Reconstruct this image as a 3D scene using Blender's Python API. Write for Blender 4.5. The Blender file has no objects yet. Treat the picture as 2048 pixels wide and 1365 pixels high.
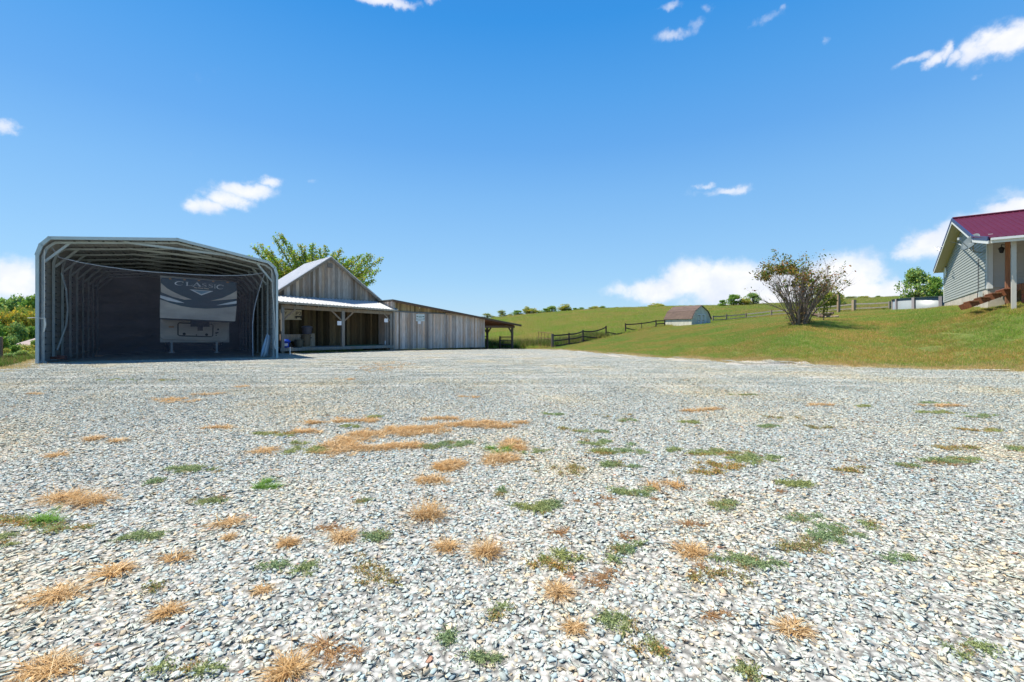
import bpy, bmesh, math, random
import numpy as np
from mathutils import Vector, Matrix, noise as mnoise
random.seed(7); RNG = np.random.default_rng(7)
F, EYE, HY, CX = 880.0, 1.3, 660.0, 1024.0
scene = bpy.context.scene
# ---------------------------------------------------------------- camera
cam = bpy.data.cameras.new('camera'); camo = bpy.data.objects.new('camera', cam); scene.collection.objects.link(camo)
camo.location = (0, 0, EYE); camo.rotation_euler = (math.radians(90), 0, 0)
cam.sensor_width = 36; cam.lens = 36 * F / 2048; cam.shift_y = -22.5 / 2048
cam.clip_start = 0.05; cam.clip_end = 3000
scene.camera = camo
scene.view_settings.view_transform = 'Standard'; scene.view_settings.look = 'None'
scene.view_settings.exposure = 1.3; scene.view_settings.gamma = 1
scene.cycles.max_bounces = 8; scene.cycles.transparent_max_bounces = 16
# ---------------------------------------------------------------- sun and sky
SDIR = Vector((-0.5, 0.10, 1.0)).normalized()          # towards the sun
sun = bpy.data.lights.new('sun', 'SUN'); sun.energy = 3.6; sun.angle = math.radians(0.53); sun.color = (1, 0.94, 0.83)
suno = bpy.data.objects.new('sun', sun); scene.collection.objects.link(suno)
suno.rotation_euler = SDIR.to_track_quat('Z', 'Y').to_euler(); suno.location = (0, 0, 60)
world = bpy.data.worlds.new('World'); scene.world = world; world.use_nodes = True
WT = world.node_tree; WT.nodes.clear()

class NT:
    """tiny node helper"""
    def __init__(s, t): s.t = t
    def n(s, typ, ins=None, **kw):
        nd = s.t.nodes.new(typ)
        for k, v in kw.items(): setattr(nd, k, v)
        for k, v in (ins or {}).items():
            sock = nd.inputs[k]
            if isinstance(v, bpy.types.NodeSocket): s.t.links.new(v, sock)
            else: sock.default_value = v
        return nd
    def m(s, op, a, b=0.0, c=None, clamp=False):
        nd = s.t.nodes.new('ShaderNodeMath'); nd.operation = op; nd.use_clamp = clamp
        for i, v in enumerate([a, b] + ([c] if c is not None else [])):
            if isinstance(v, bpy.types.NodeSocket): s.t.links.new(v, nd.inputs[i])
            else: nd.inputs[i].default_value = v
        return nd.outputs[0]
    def mix(s, fac, a, b, typ='MIX'):
        nd = s.t.nodes.new('ShaderNodeMix'); nd.data_type = 'RGBA'; nd.blend_type = typ
        for i, v in ((0, fac), (6, a), (7, b)):
            if isinstance(v, bpy.types.NodeSocket): s.t.links.new(v, nd.inputs[i])
            else: nd.inputs[i].default_value = v if i == 0 else (v[0], v[1], v[2], 1)
        return nd.outputs[2]
    def ramp(s, fac, stops, interp='LINEAR'):
        nd = s.t.nodes.new('ShaderNodeValToRGB'); nd.color_ramp.interpolation = interp
        e = nd.color_ramp.elements
        while len(e) < len(stops): e.new(0.5)
        for el, (p, c) in zip(e, stops):
            el.position = p; el.color = (c[0], c[1], c[2], 1) if hasattr(c, '__len__') else (c, c, c, 1)
        s.t.links.new(fac, nd.inputs[0]); return nd.outputs[0]
    def noise(s, vec, scale, detail=3, rough=0.5, out='Fac', **kw):
        nd = s.n('ShaderNodeTexNoise', {'Scale': scale, 'Detail': detail, 'Roughness': rough}, **kw)
        if vec is not None: s.t.links.new(vec, nd.inputs['Vector'])
        return nd.outputs[out]

w = NT(WT)
sky = w.n('ShaderNodeTexSky', sky_type='NISHITA', sun_disc=False, sun_elevation=math.asin(SDIR.z),
          sun_rotation=math.atan2(SDIR.x, SDIR.y), altitude=300, air_density=1.15, dust_density=0.25, ozone_density=2.2)
hs = w.n('ShaderNodeHueSaturation', {'Saturation': 1.22, 'Value': 1.0, 'Color': sky.outputs[0]})
tc = w.n('ShaderNodeTexCoord')
sep = w.n('ShaderNodeSeparateXYZ', {0: tc.outputs['Generated']})
AZ = w.m('ARCTAN2', sep.outputs[0], sep.outputs[1]); EL = w.m('ARCSINE', sep.outputs[2])
wn = w.noise(tc.outputs['Generated'], 9.0, 6, 0.62, 'Color')
wns = w.n('ShaderNodeSeparateColor', {0: wn})
AZd = w.m('ADD', AZ, w.m('MULTIPLY', w.m('SUBTRACT', wns.outputs[0], 0.5), 0.13))
ELd = w.m('ADD', EL, w.m('MULTIPLY', w.m('SUBTRACT', wns.outputs[1], 0.5), 0.07))
def sky_dir(px, py):
    x, y, z = (px - CX) / F, 1.0, (HY - py) / F
    return math.atan2(x, y), math.asin(z / math.sqrt(x * x + y * y + z * z))
# cloud banks: where in the sky (as bearings taken from the photograph), half width, half height, strength
CLOUDS = [(378, 410, 34, 17, .75), (420, 410, 50, 21, .85), (458, 396, 46, 21, .85), (495, 379, 42, 18, .8), (532, 364, 34, 12, .7), (612, 360, 22, 7, .35),
          (12, 258, 34, 14, .7), (5, 560, 70, 42, 1.0), (760, 2, 70, 12, .8), (850, 6, 20, 12, .6), (1355, 60, 36, 16, .6), (1395, 40, 20, 18, .4),
          (1345, 4, 36, 10, .5), (1428, 6, 14, 14, .35), (1522, 42, 26, 12, .45), (1552, 24, 10, 10, .4), (1668, 82, 18, 15, .5),
          (1835, 114, 36, 12, .65), (1870, 116, 40, 16, .8), (1905, 98, 26, 24, .75), (1938, 108, 30, 16, .7), (1990, 90, 50, 26, .85), (2040, 70, 60, 42, 1.0), (1985, 148, 18, 10, .35),
          (1402, 376, 20, 9, .6), (1450, 383, 62, 9, .65), (1490, 376, 26, 10, .6),
          (1320, 578, 95, 22, 1.0), (1380, 562, 60, 36, 1.1), (1470, 572, 110, 42, 1.3), (1570, 580, 90, 44, 1.3),
          (1690, 562, 78, 50, 1.4), (1700, 590, 120, 34, 1.3), (1800, 590, 70, 30, 1.2),
          (1860, 490, 56, 32, 1.0), (1830, 506, 40, 16, .7), (1900, 470, 50, 30, 1.0), (2020, 410, 70, 26, 1.2), (1960, 440, 60, 26, 1.0), (2048, 380, 120, 20, .5)]
mask = None
for (px, py, wx, wy, st) in CLOUDS:
    a0, e0 = sky_dir(px, py); a1, _ = sky_dir(px + wx, py); _, e1 = sky_dir(px, py - wy)
    dx = w.m('MULTIPLY', w.m('SUBTRACT', AZd, a0), 1 / abs(a1 - a0)); dy = w.m('MULTIPLY', w.m('SUBTRACT', ELd, e0), 1 / abs(e1 - e0))
    r2 = w.m('ADD', w.m('MULTIPLY', dx, dx), w.m('MULTIPLY', dy, dy))
    g = w.m('MULTIPLY', w.m('EXPONENT', w.m('MULTIPLY', r2, -0.8)), st)
    mask = g if mask is None else w.m('MAXIMUM', mask, g)
cn = w.noise(tc.outputs['Generated'], 22.0, 7, 0.6)
mk = w.m('ADD', mask, w.m('MULTIPLY', w.m('SUBTRACT', cn, 0.5), 1.0))
alpha = w.n('ShaderNodeMapRange', {0: mk, 1: 0.18, 2: 0.70, 3: 0.0, 4: 1.0}, interpolation_type='SMOOTHSTEP').outputs[0]
alpha = w.m('MULTIPLY', alpha, w.n('ShaderNodeMapRange', {0: mask, 1: 0.05, 2: 0.85, 3: 0.2, 4: 0.9}).outputs[0])
cc = w.ramp(w.noise(tc.outputs['Generated'], 14.0, 4, 0.6), [(0.3, (4.5, 4.75, 5.5)), (0.62, (5.9, 5.8, 5.85))])
def lin(c): return tuple((((x / 255 + .055) / 1.055) ** 2.4) / (.075 * 2 ** 1.25) for x in c)
grad = w.ramp(w.n('ShaderNodeMapRange', {0: EL, 1: 0.0, 2: math.radians(60), 3: 0.0, 4: 1.0}).outputs[0],
    [(0.0, lin((176, 214, 244))), (.065, lin((162, 207, 244))), (.11, lin((152, 202, 244))), (.275, lin((124, 184, 240))), (.37, lin((100, 169, 236))), (.46, lin((82, 161, 233))), (.585, lin((50, 146, 227))), (1.0, lin((14, 96, 196)))])
skyb = w.mix(0.88, hs.outputs[0], grad)
skyc = w.mix(alpha, skyb, cc)
bg = w.n('ShaderNodeBackground', {'Color': skyc, 'Strength': 0.075})
wo = w.n('ShaderNodeOutputWorld'); WT.links.new(bg.outputs[0], wo.inputs[0])

# ---------------------------------------------------------------- geometry helpers
def U(px): return (px - CX) / F
def P(px, D, z=0.0): return Vector((U(px) * D, D, z))
def PZ(px, py, D): return Vector((U(px) * D, D, EYE + (HY - py) / F * D))
def V(*a): return Vector(a)

def tag(o, label=None, cat=None, group=None, kind=None):
    if label: o['label'] = label
    if cat: o['category'] = cat
    if group: o['group'] = group
    if kind: o['kind'] = kind
    return o
def origin_of(o):
    p = Vector((0, 0, 0))
    while o is not None: p = p + o.location; o = o.parent
    return p
def thing(name, base, label, cat, group=None):
    o = bpy.data.objects.new(name, None); scene.collection.objects.link(o); o.location = base; o.empty_display_size = 0.3
    return tag(o, label, cat, group)

class MB:
    def __init__(s): s.v = []; s.f = []; s.c = []; s.mi = []
    def face(s, idx, col=(1, 1, 1), mi=0): s.f.append(tuple(idx)); s.c.append(col); s.mi.append(mi)
    def poly(s, pts, col=(1, 1, 1), mi=0):
        b = len(s.v); s.v += [tuple(p) for p in pts]; s.face(range(b, b + len(pts)), col, mi)
    def hexa(s, p, col=(1, 1, 1), mi=0):
        """8 corners: 0-3 bottom ring, 4-7 top ring"""
        b = len(s.v); s.v += [tuple(q) for q in p]
        for f in ((0, 3, 2, 1), (4, 5, 6, 7), (0, 1, 5, 4), (1, 2, 6, 5), (2, 3, 7, 6), (3, 0, 4, 7)): s.face([b + i for i in f], col, mi)
    def box(s, c, sx, sy, sz, X=None, Y=None, Z=None, col=(1, 1, 1), mi=0):
        """centre, full sizes, optional axes"""
        X = Vector(X or (1, 0, 0)).normalized() * sx / 2; Y = Vector(Y or (0, 1, 0)).normalized() * sy / 2; Z = Vector(Z or (0, 0, 1)).normalized() * sz / 2
        c = Vector(c)
        s.hexa([c - X - Y - Z, c + X - Y - Z, c + X + Y - Z, c - X + Y - Z, c - X - Y + Z, c + X - Y + Z, c + X + Y + Z, c - X + Y + Z], col, mi)
    def bar(s, a, b, w, h, up=(0, 0, 1), col=(1, 1, 1), mi=0):
        a = Vector(a); b = Vector(b); d = (b - a); L = d.length
        if L < 1e-6: return
        d.normalize(); sd = d.cross(Vector(up))
        if sd.length < 1e-4: sd = d.cross(Vector((1, 0, 0)))
        sd.normalize(); up2 = sd.cross(d)
        s.box((a + b) / 2, L, w, h, d, sd, up2, col, mi)
    def tube(s, pts, radii, n=6, col=(1, 1, 1), cap=True, mi=0):
        pts = [Vector(p) for p in pts]
        if not hasattr(radii, '__len__'): radii = [radii] * len(pts)
        b = len(s.v); up = None
        for i, p in enumerate(pts):
            d = (pts[min(i + 1, len(pts) - 1)] - pts[max(i - 1, 0)])
            d = d.normalized() if d.length > 1e-9 else Vector((0, 0, 1))
            if up is None: up = d.orthogonal().normalized()
            up = (up - d * up.dot(d)); up = up.normalized() if up.length > 1e-6 else d.orthogonal().normalized()
            sd = d.cross(up)
            for k in range(n):
                a = 2 * math.pi * k / n; s.v.append(tuple(p + (up * math.cos(a) + sd * math.sin(a)) * radii[i]))
        for i in range(len(pts) - 1):
            for k in range(n):
                s.face((b + i * n + k, b + i * n + (k + 1) % n, b + (i + 1) * n + (k + 1) % n, b + (i + 1) * n + k), col, mi)
        if cap:
            s.face([b + k for k in range(n)][::-1], col, mi); s.face([b + (len(pts) - 1) * n + k for k in range(n)], col, mi)
    def lathe(s, c, prof, n=20, col=(1, 1, 1), mi=0):
        c = Vector(c); b = len(s.v)
        for (r, z) in prof:
            for k in range(n):
                a = 2 * math.pi * k / n; s.v.append((c.x + r * math.cos(a), c.y + r * math.sin(a), c.z + z))
        for i in range(len(prof) - 1):
            for k in range(n):
                s.face((b + i * n + k, b + i * n + (k + 1) % n, b + (i + 1) * n + (k + 1) % n, b + (i + 1) * n + k), col, mi)
    def prism(s, pts, off, col=(1, 1, 1), mi=0):
        """polygon extruded by vector off"""
        off = Vector(off); n = len(pts); b = len(s.v); s.v += [tuple(p) for p in pts] + [tuple(Vector(p) + off) for p in pts]
        s.face([b + i for i in range(n)], col, mi); s.face([b + n + i for i in range(n)][::-1], col, mi)
        for i in range(n): s.face((b + (i + 1) % n, b + i, b + n + i, b + n + (i + 1) % n), col, mi)
    def mesh(s, name, mats, org=Vector((0, 0, 0)), smooth=False):
        me = bpy.data.meshes.new(name)
        o = Vector(org)
        me.from_pydata([(x - o.x, y - o.y, z - o.z) for x, y, z in s.v], [], s.f)
        if not isinstance(mats, (list, tuple)): mats = [mats]
        for m in mats: me.materials.append(m)
        at = me.color_attributes.new('col', 'FLOAT_COLOR', 'CORNER')
        cols = np.ones((len(me.loops), 4), np.float32); k = 0
        for f, c in zip(s.f, s.c):
            cols[k:k + len(f), :3] = c; k += len(f)
        at.data.foreach_set('color', cols.ravel())
        me.polygons.foreach_set('material_index', s.mi)
        if smooth: me.polygons.foreach_set('use_smooth', [True] * len(s.f))
        me.update(); return me
    def build(s, name, mats, parent=None, smooth=False, bevel=0.0, label=None, fixn=True):
        org = origin_of(parent)
        if parent is None and s.v:
            a = np.array(s.v); org = Vector(((a[:, 0].min() + a[:, 0].max()) / 2, (a[:, 1].min() + a[:, 1].max()) / 2, a[:, 2].min()))
        me = s.mesh(name, mats, org, smooth)
        if fixn:
            bm = bmesh.new(); bm.from_mesh(me); bmesh.ops.recalc_face_normals(bm, faces=bm.faces); bm.to_mesh(me); bm.free()
        o = bpy.data.objects.new(name, me); scene.collection.objects.link(o)
        if parent is not None: o.parent = parent
        else: o.location = org
        if bevel:
            md = o.modifiers.new('bevel', 'BEVEL'); md.width = bevel; md.segments = 2; md.limit_method = 'ANGLE'
        if label: o['label'] = label
        return o

def np_mesh(name, verts, faces, cols, mat, smooth=False):
    """fast mesh: verts (N,3), faces (M,k), cols (M,3)"""
    me = bpy.data.meshes.new(name); k = faces.shape[1]
    me.vertices.add(len(verts)); me.vertices.foreach_set('co', verts.astype(np.float32).ravel())
    me.loops.add(faces.size); me.loops.foreach_set('vertex_index', faces.astype(np.int32).ravel())
    me.polygons.add(len(faces)); me.polygons.foreach_set('loop_start', np.arange(0, faces.size, k, dtype=np.int32))
    me.polygons.foreach_set('loop_total', np.full(len(faces), k, np.int32))
    if smooth: me.polygons.foreach_set('use_smooth', np.ones(len(faces), bool))
    me.update(calc_edges=True)
    at = me.color_attributes.new('col', 'FLOAT_COLOR', 'CORNER'); c = np.ones((faces.size, 4), np.float32)
    c[:, :3] = np.repeat(cols, k, axis=0); at.data.foreach_set('color', c.ravel())
    me.materials.append(mat); me.validate(); return me

# ---------------------------------------------------------------- materials
MATS = {}
def material(name, base=(0.5, 0.5, 0.5), rough=0.7, metal=0.0, attr=False, noise=None, bump=None, fn=None, spec=0.3):
    if name in MATS: return MATS[name]
    m = bpy.data.materials.new(name); m.use_nodes = True; t = m.node_tree; t.nodes.clear(); n = NT(t)
    g = n.n('ShaderNodeNewGeometry'); tcn = n.n('ShaderNodeTexCoord')
    pos = tcn.outputs['Object']
    if attr: col = n.n('ShaderNodeVertexColor', layer_name='col').outputs[0]; col = n.mix(1.0, col, base, 'MULTIPLY')
    else: col = n.mix(0.0, base, base)
    if noise:                                     # (scale, amount, stretch)
        sc, am, st = noise
        mp = n.n('ShaderNodeMapping', {'Vector': pos, 'Scale': st})
        f = n.ramp(n.noise(mp.outputs[0], sc, 5, 0.65), [(0.25, 1 - am), (0.75, 1 + am)])
        col = n.mix(1.0, col, f, 'MULTIPLY')
    if fn: col = fn(n, pos, g, col)
    b = n.n('ShaderNodeBsdfPrincipled', {'Base Color': col, 'Roughness': rough, 'Metallic': metal, 'Specular IOR Level': spec})
    if bump:
        sc, stg, st = bump
        mp = n.n('ShaderNodeMapping', {'Vector': pos, 'Scale': st})
        bp = n.n('ShaderNodeBump', {'Strength': stg, 'Distance': 0.01, 'Height': n.noise(mp.outputs[0], sc, 4, 0.6)})
        t.links.new(bp.outputs[0], b.inputs['Normal'])
    o = n.n('ShaderNodeOutputMaterial'); t.links.new(b.outputs[0], o.inputs[0])
    MATS[name] = m; return m

def wood_fn(n, pos, g, col):
    mp = n.n('ShaderNodeMapping', {'Vector': pos, 'Scale': (1, 1, 0.06)})
    st = n.ramp(n.noise(mp.outputs[0], 34, 5, 0.7), [(0.3, 0.55), (0.55, 1.0), (0.75, 1.25)])
    col = n.mix(1.0, col, st, 'MULTIPLY')
    mp2 = n.n('ShaderNodeMapping', {'Vector': pos, 'Scale': (1, 1, 0.35)})
    br = n.ramp(n.noise(mp2.outputs[0], 1.6, 4, 0.6), [(0.45, 0.0), (0.72, 0.6)])
    return n.mix(br, col, n.mix(1.0, col, (1.1, 0.78, 0.52), 'MULTIPLY'))
wood = lambda: material('weathered_wood', (1, 1, 1), 0.85, attr=True, fn=wood_fn, bump=(30, 0.4, (1, 1, 0.1)), spec=0.15)

def leafy(name, trans=0.45, rough=0.6, noisesc=0.25, tint=(1.25, 1.0, 0.8), zn=False):
    if name in MATS: return MATS[name]
    m = bpy.data.materials.new(name); m.use_nodes = True; t = m.node_tree; t.nodes.clear(); n = NT(t)
    g = n.n('ShaderNodeNewGeometry')
    c = n.n('ShaderNodeVertexColor', layer_name='col').outputs[0]
    f = n.ramp(n.noise(g.outputs['Position'], noisesc, 6, 0.68), [(0.42, 0.0), (0.58, 1.0)])
    c = n.mix(f, c, n.mix(1.0, c, tint, 'MULTIPLY'))
    d = n.n('ShaderNodeBsdfPrincipled', {'Base Color': c, 'Roughness': rough, 'Specular IOR Level': 0.2})
    tr = n.n('ShaderNodeBsdfTranslucent', {'Color': c})
    mx = n.n('ShaderNodeMixShader', {0: trans, 1: d.outputs[0], 2: tr.outputs[0]})
    o = n.n('ShaderNodeOutputMaterial'); t.links.new(mx.outputs[0], o.inputs[0])
    MATS[name] = m; return m

# ---------------------------------------------------------------- terrain
def gz(Y): return float(np.interp(Y, [10, 18, 24, 33, 38, 43], [0, -.09, -.2, -.26, -.4, -.62]))
COLS = [
 (-400, [(12.5, gz(12.5)), (20, -.5), (40, -2.3), (80, -3), (130, 1), (250, 3)]),
 (0, [(15.3, gz(15.3)), (20, -.3), (40, -2.0), (70, -3), (130, 1), (250, 3)]),
 (75, [(22, gz(22)), (30, -.9), (50, -2.2), (80, -2.5), (130, 1), (250, 3)]),
 (300, [(38, gz(38)), (60, -1.2), (130, 0), (250, 1)]),
 (560, [(40, gz(40)), (70, -.6), (130, 1), (250, 1)]),
 (800, [(43, gz(43)), (70, .5), (130, 2.7), (250, 0)]),
 (970, [(43, -.62), (60, -.1), (130, 4.4), (160, 3), (300, -8)]),
 (1040, [(43, -.62), (48, -.5), (60, .1), (130, 5.6), (160, 4), (300, -8)]),
 (1105, [(40, -.50), (44, -.55), (60, .3), (130, 6.3), (160, 4), (300, -8)]),
 (1150, [(33, -.26), (49, -.25), (60, .6), (130, 6.9), (160, 5), (300, -8)]),
 (1212, [(28, -.24), (40, -.05), (54, .32), (70, 1.6), (130, 7.5), (160, 5), (300, -8)]),
 (1330, [(23, -.19), (35, .45), (48, 1.15), (62, 1.65), (80, 3.2), (130, 8.1), (160, 6), (300, -8)]),
 (1450, [(19.2, -.11), (28, .7), (40, 1.6), (55, 2.2), (66, 2.45), (90, 4.6), (130, 8.4), (160, 6), (300, -8)]),
 (1600, [(16.8, -.08), (20, .8), (26, 1.75), (40, 2.55), (56, 3.1), (90, 6.2), (130, 9.2), (160, 7), (300, -8)]),
 (1700, [(16, -.07), (20, .8), (26, 1.75), (38, 2.7), (50, 3.3), (90, 7.0), (130, 10.2), (160, 8), (300, -8)]),
 (1790, [(15.45, -.06), (20, .85), (26, 1.95), (34, 2.75), (45, 3.3), (130, 10.9), (160, 9), (300, -8)]),
 (1890, [(15, -.06), (17, .4), (20, 1.45), (24, 2.3), (28, 2.75), (32, 2.9), (45, 3.3), (130, 11.2), (160, 9), (300, -8)]),
 (2048, [(14.3, -.05), (17, 1.25), (19, 2.4), (21, 2.75), (25, 2.85), (45, 3.4), (130, 11.5), (160, 9), (300, -8)]),
 (2600, [(13.5, -.04), (16, 1.1), (18, 2.2), (22, 2.85), (45, 3.4), (130, 12), (160, 9), (300, -8)])]
CPX = [c[0] for c in COLS]
def colz(k, Y):
    kn = COLS[k][1]
    if Y <= kn[0][0]: return gz(Y)
    return float(np.interp(Y, [p[0] for p in kn], [p[1] for p in kn]))
def zt(X, Y):
    if Y < 10: return 0.0
    px = min(max(CX + F * X / Y, -400), 2600)
    k = int(np.searchsorted(CPX, px, side='right')) - 1; k = min(max(k, 0), len(CPX) - 2)
    f = (px - CPX[k]) / (CPX[k + 1] - CPX[k])
    z = colz(k, Y) * (1 - f) + colz(k + 1, Y) * f
    return z + (0.04 * mnoise.noise(Vector((X * .25, Y * .25, 3))) if not in_gravel(X, Y, -1.5) else 0)
RX = ([-60, 13.4, 13.5, 14.3, 15.45, 18.2, 24.0, 33, 39, 44], [60, 60, 27, 16.64, 13.62, 9.85, 7.55, 4.72, 3.0, .8])
LX = ([-60, 5, 9, 15.3, 22.0, 28, 44], [-32, -15, -14.5, -17.8, -23.7, -30, -40])
def in_gravel(X, Y, m=0.0):
    if Y > 43 - m or Y < -60: return False
    wob = 0.12 * mnoise.noise(Vector((X * .9, Y * .9, 0)))
    return np.interp(Y, *LX) + m + wob < X < np.interp(Y, *RX) - m + wob

def sheet(name, xs, ys, zf, mat, keep=None, kind='structure'):
    idx = -np.ones((len(xs), len(ys)), int); v = []; f = []
    for i, x in enumerate(xs):
        for j, y in enumerate(ys):
            idx[i, j] = len(v); v.append((x, y, zf(x, y)))
    for i in range(len(xs) - 1):
        for j in range(len(ys) - 1):
            if keep is None or keep((xs[i] + xs[i + 1]) / 2, (ys[j] + ys[j + 1]) / 2):
                f.append((idx[i, j], idx[i + 1, j], idx[i + 1, j + 1], idx[i, j + 1]))
    me = bpy.data.meshes.new(name); me.from_pydata(v, [], f); me.materials.append(mat)
    me.polygons.foreach_set('use_smooth', [True] * len(f)); me.update()
    o = bpy.data.objects.new(name, me); scene.collection.objects.link(o); return tag(o, kind=kind)

def soil_fn(n, pos, g, col):
    p = g.outputs['Position']
    a = n.ramp(n.noise(p, 0.16, 5, 0.62), [(0.36, (0.085, 0.12, 0.028)), (0.52, (0.11, 0.13, 0.035)), (0.66, (0.17, 0.14, 0.05))])
    b = n.ramp(n.noise(p, 3.5, 5, 0.7), [(0.3, 0.65), (0.7, 1.3)])
    return n.mix(1.0, a, b, 'MULTIPLY')
M_GROUND = material('ground_turf', rough=0.95, fn=soil_fn, bump=(6, 0.6, (1, 1, 1)), spec=0.1)
def gravel_fn(n, pos, g, col):
    p = g.outputs['Position']
    v = n.n('ShaderNodeTexVoronoi', {'Vector': p, 'Scale': 30.0})
    c = n.ramp(v.outputs['Color'], [(0.1, (0.36, 0.355, 0.325)), (0.45, (0.44, 0.435, 0.395)), (0.75, (0.47, 0.445, 0.39)), (0.93, (0.50, 0.50, 0.465))])
    d = n.ramp(v.outputs['Distance'], [(0.35, 1.0), (0.75, 0.35)])
    c = n.mix(1.0, c, d, 'MULTIPLY')
    ln = n.ramp(n.noise(p, 0.35, 5, 0.6), [(0.3, (0.88, 0.90, 0.93)), (0.5, (1.0, 1.0, 1.0)), (0.66, (1.14, 1.03, 0.87))])
    return n.mix(1.0, c, ln, 'MULTIPLY')
M_GRAVEL = material('gravel_bed', rough=0.9, fn=gravel_fn, bump=(40, 0.8, (1, 1, 1)), spec=0.2)

txs = 12 + 20 * np.sinh(np.linspace(-3.6, 3.6, 420)); tys = 20 + 20 * np.sinh(np.linspace(-2.9, 3.5, 400))
TZ = np.array([[zt(x, y) for y in tys] for x in txs])
def zm(X, Y):
    i = min(max(int(np.searchsorted(txs, X)) - 1, 0), len(txs) - 2); j = min(max(int(np.searchsorted(tys, Y)) - 1, 0), len(tys) - 2)
    f = (X - txs[i]) / (txs[i + 1] - txs[i]); g = (Y - tys[j]) / (tys[j + 1] - tys[j])
    return float((TZ[i, j] * (1 - f) + TZ[i + 1, j] * f) * (1 - g) + (TZ[i, j + 1] * (1 - f) + TZ[i + 1, j + 1] * f) * g)
sheet('terrain', txs, tys, lambda x, y: zt(x, y) - (0.07 if in_gravel(x, y, 0.35) else 0.0), M_GROUND)
gxs = sorted(set(list(np.arange(-40, 61, 0.5)))); gys = sorted(set(list(np.arange(-60, 9, 3)) + list(np.arange(9, 43.6, 0.25))))
sheet('gravel_yard', gxs, gys, lambda x, y: zt(x, y) + 0.011, M_GRAVEL, keep=lambda x, y: in_gravel(x, y, 0.0))

# ---------------------------------------------------------------- ground cover (instanced tiles of real stones and blades)
def scatter(name, pts, rots, scl, idx, tiles, mat_kind='stuff', label=None, cat=None):
    me = bpy.data.meshes.new(name); me.from_pydata([tuple(p) for p in pts], [], []); N = len(pts)
    a = me.attributes.new('rot', 'FLOAT_VECTOR', 'POINT'); a.data.foreach_set('vector', np.array(rots, np.float32).ravel())
    a = me.attributes.new('scl', 'FLOAT', 'POINT'); a.data.foreach_set('value', np.array(scl, np.float32))
    a = me.attributes.new('idx', 'INT', 'POINT'); a.data.foreach_set('value', np.array(idx, np.int32))
    o = bpy.data.objects.new(name, me); scene.collection.objects.link(o)
    col = bpy.data.collections.new(name + '_tiles')
    for i, t in enumerate(tiles): col.objects.link(bpy.data.objects.new('%s_tile_%02d' % (name, i), t))
    ng = bpy.data.node_groups.new(name + '_scatter', 'GeometryNodeTree')
    ng.interface.new_socket('Geometry', in_out='INPUT', socket_type='NodeSocketGeometry')
    ng.interface.new_socket('Geometry', in_out='OUTPUT', socket_type='NodeSocketGeometry')
    L = ng.links; gi = ng.nodes.new('NodeGroupInput'); go = ng.nodes.new('NodeGroupOutput')
    ip = ng.nodes.new('GeometryNodeInstanceOnPoints'); ci = ng.nodes.new('GeometryNodeCollectionInfo')
    ci.inputs['Collection'].default_value = col; ci.inputs['Separate Children'].default_value = True; ci.inputs['Reset Children'].default_value = True
    def na(nm, ty):
        q = ng.nodes.new('GeometryNodeInputNamedAttribute'); q.data_type = ty; q.inputs['Name'].default_value = nm
        return [s for s in q.outputs if s.enabled and s.name == 'Attribute'][0]
    ip.inputs['Pick Instance'].default_value = True
    L.new(gi.outputs[0], ip.inputs['Points']); L.new(ci.outputs[0], ip.inputs['Instance'])
    L.new(na('idx', 'INT'), ip.inputs['Instance Index']); L.new(na('rot', 'FLOAT_VECTOR'), ip.inputs['Rotation']); L.new(na('scl', 'FLOAT'), ip.inputs['Scale'])
    L.new(ip.outputs[0], go.inputs[0])
    md = o.modifiers.new('scatter', 'NODES'); md.node_group = ng
    tag(o, label, cat, kind=mat_kind); return o

def stone_proto(seed):
    r = random.Random(seed); bm = bmesh.new()
    for _ in range(13):
        v = Vector((r.gauss(0, 1), r.gauss(0, 1), r.gauss(0, 1))).normalized() * r.uniform(.85, 1.1)
        bm.verts.new((v.x, v.y * r.uniform(.75, .9), v.z * .42))
    bmesh.ops.convex_hull(bm, input=bm.verts)
    bmesh.ops.delete(bm, geom=[v for v in bm.verts if not v.link_faces], context='VERTS')
    bmesh.ops.bevel(bm, geom=list(bm.edges) + list(bm.verts), offset=0.14, segments=1, affect='EDGES')
    bmesh.ops.triangulate(bm, faces=bm.faces)
    v = np.array([x.co[:] for x in bm.verts]); bm.verts.index_update(); f = np.array([[q.index for q in x.verts] for x in bm.faces]); bm.free()
    return v, f
STONES = [stone_proto(i) for i in range(9)]
SC = np.array([(.36, .385, .375), (.41, .435, .415), (.45, .47, .44), (.48, .49, .44), (.50, .45, .36), (.44, .39, .31), (.52, .53, .49), (.31, .33, .325), (.36, .26, .2), (.50, .2, .13)])
SC = SC[:] * .8 + np.array([.44, .445, .41]) * .2; SC[4] = (.52, .44, .33); SC[5] = (.46, .37, .27); SC[1] = (.37, .43, .44); SC[9] = (.44, .24, .17)
SW = np.array([.17, .21, .17, .12, .13, .06, .05, .06, .02, .006]); SW = SW / SW.sum()
def rotm(rx, ry, rz):
    return (Matrix.Rotation(rz, 3, 'Z') @ Matrix.Rotation(ry, 3, 'Y') @ Matrix.Rotation(rx, 3, 'X'))
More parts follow.
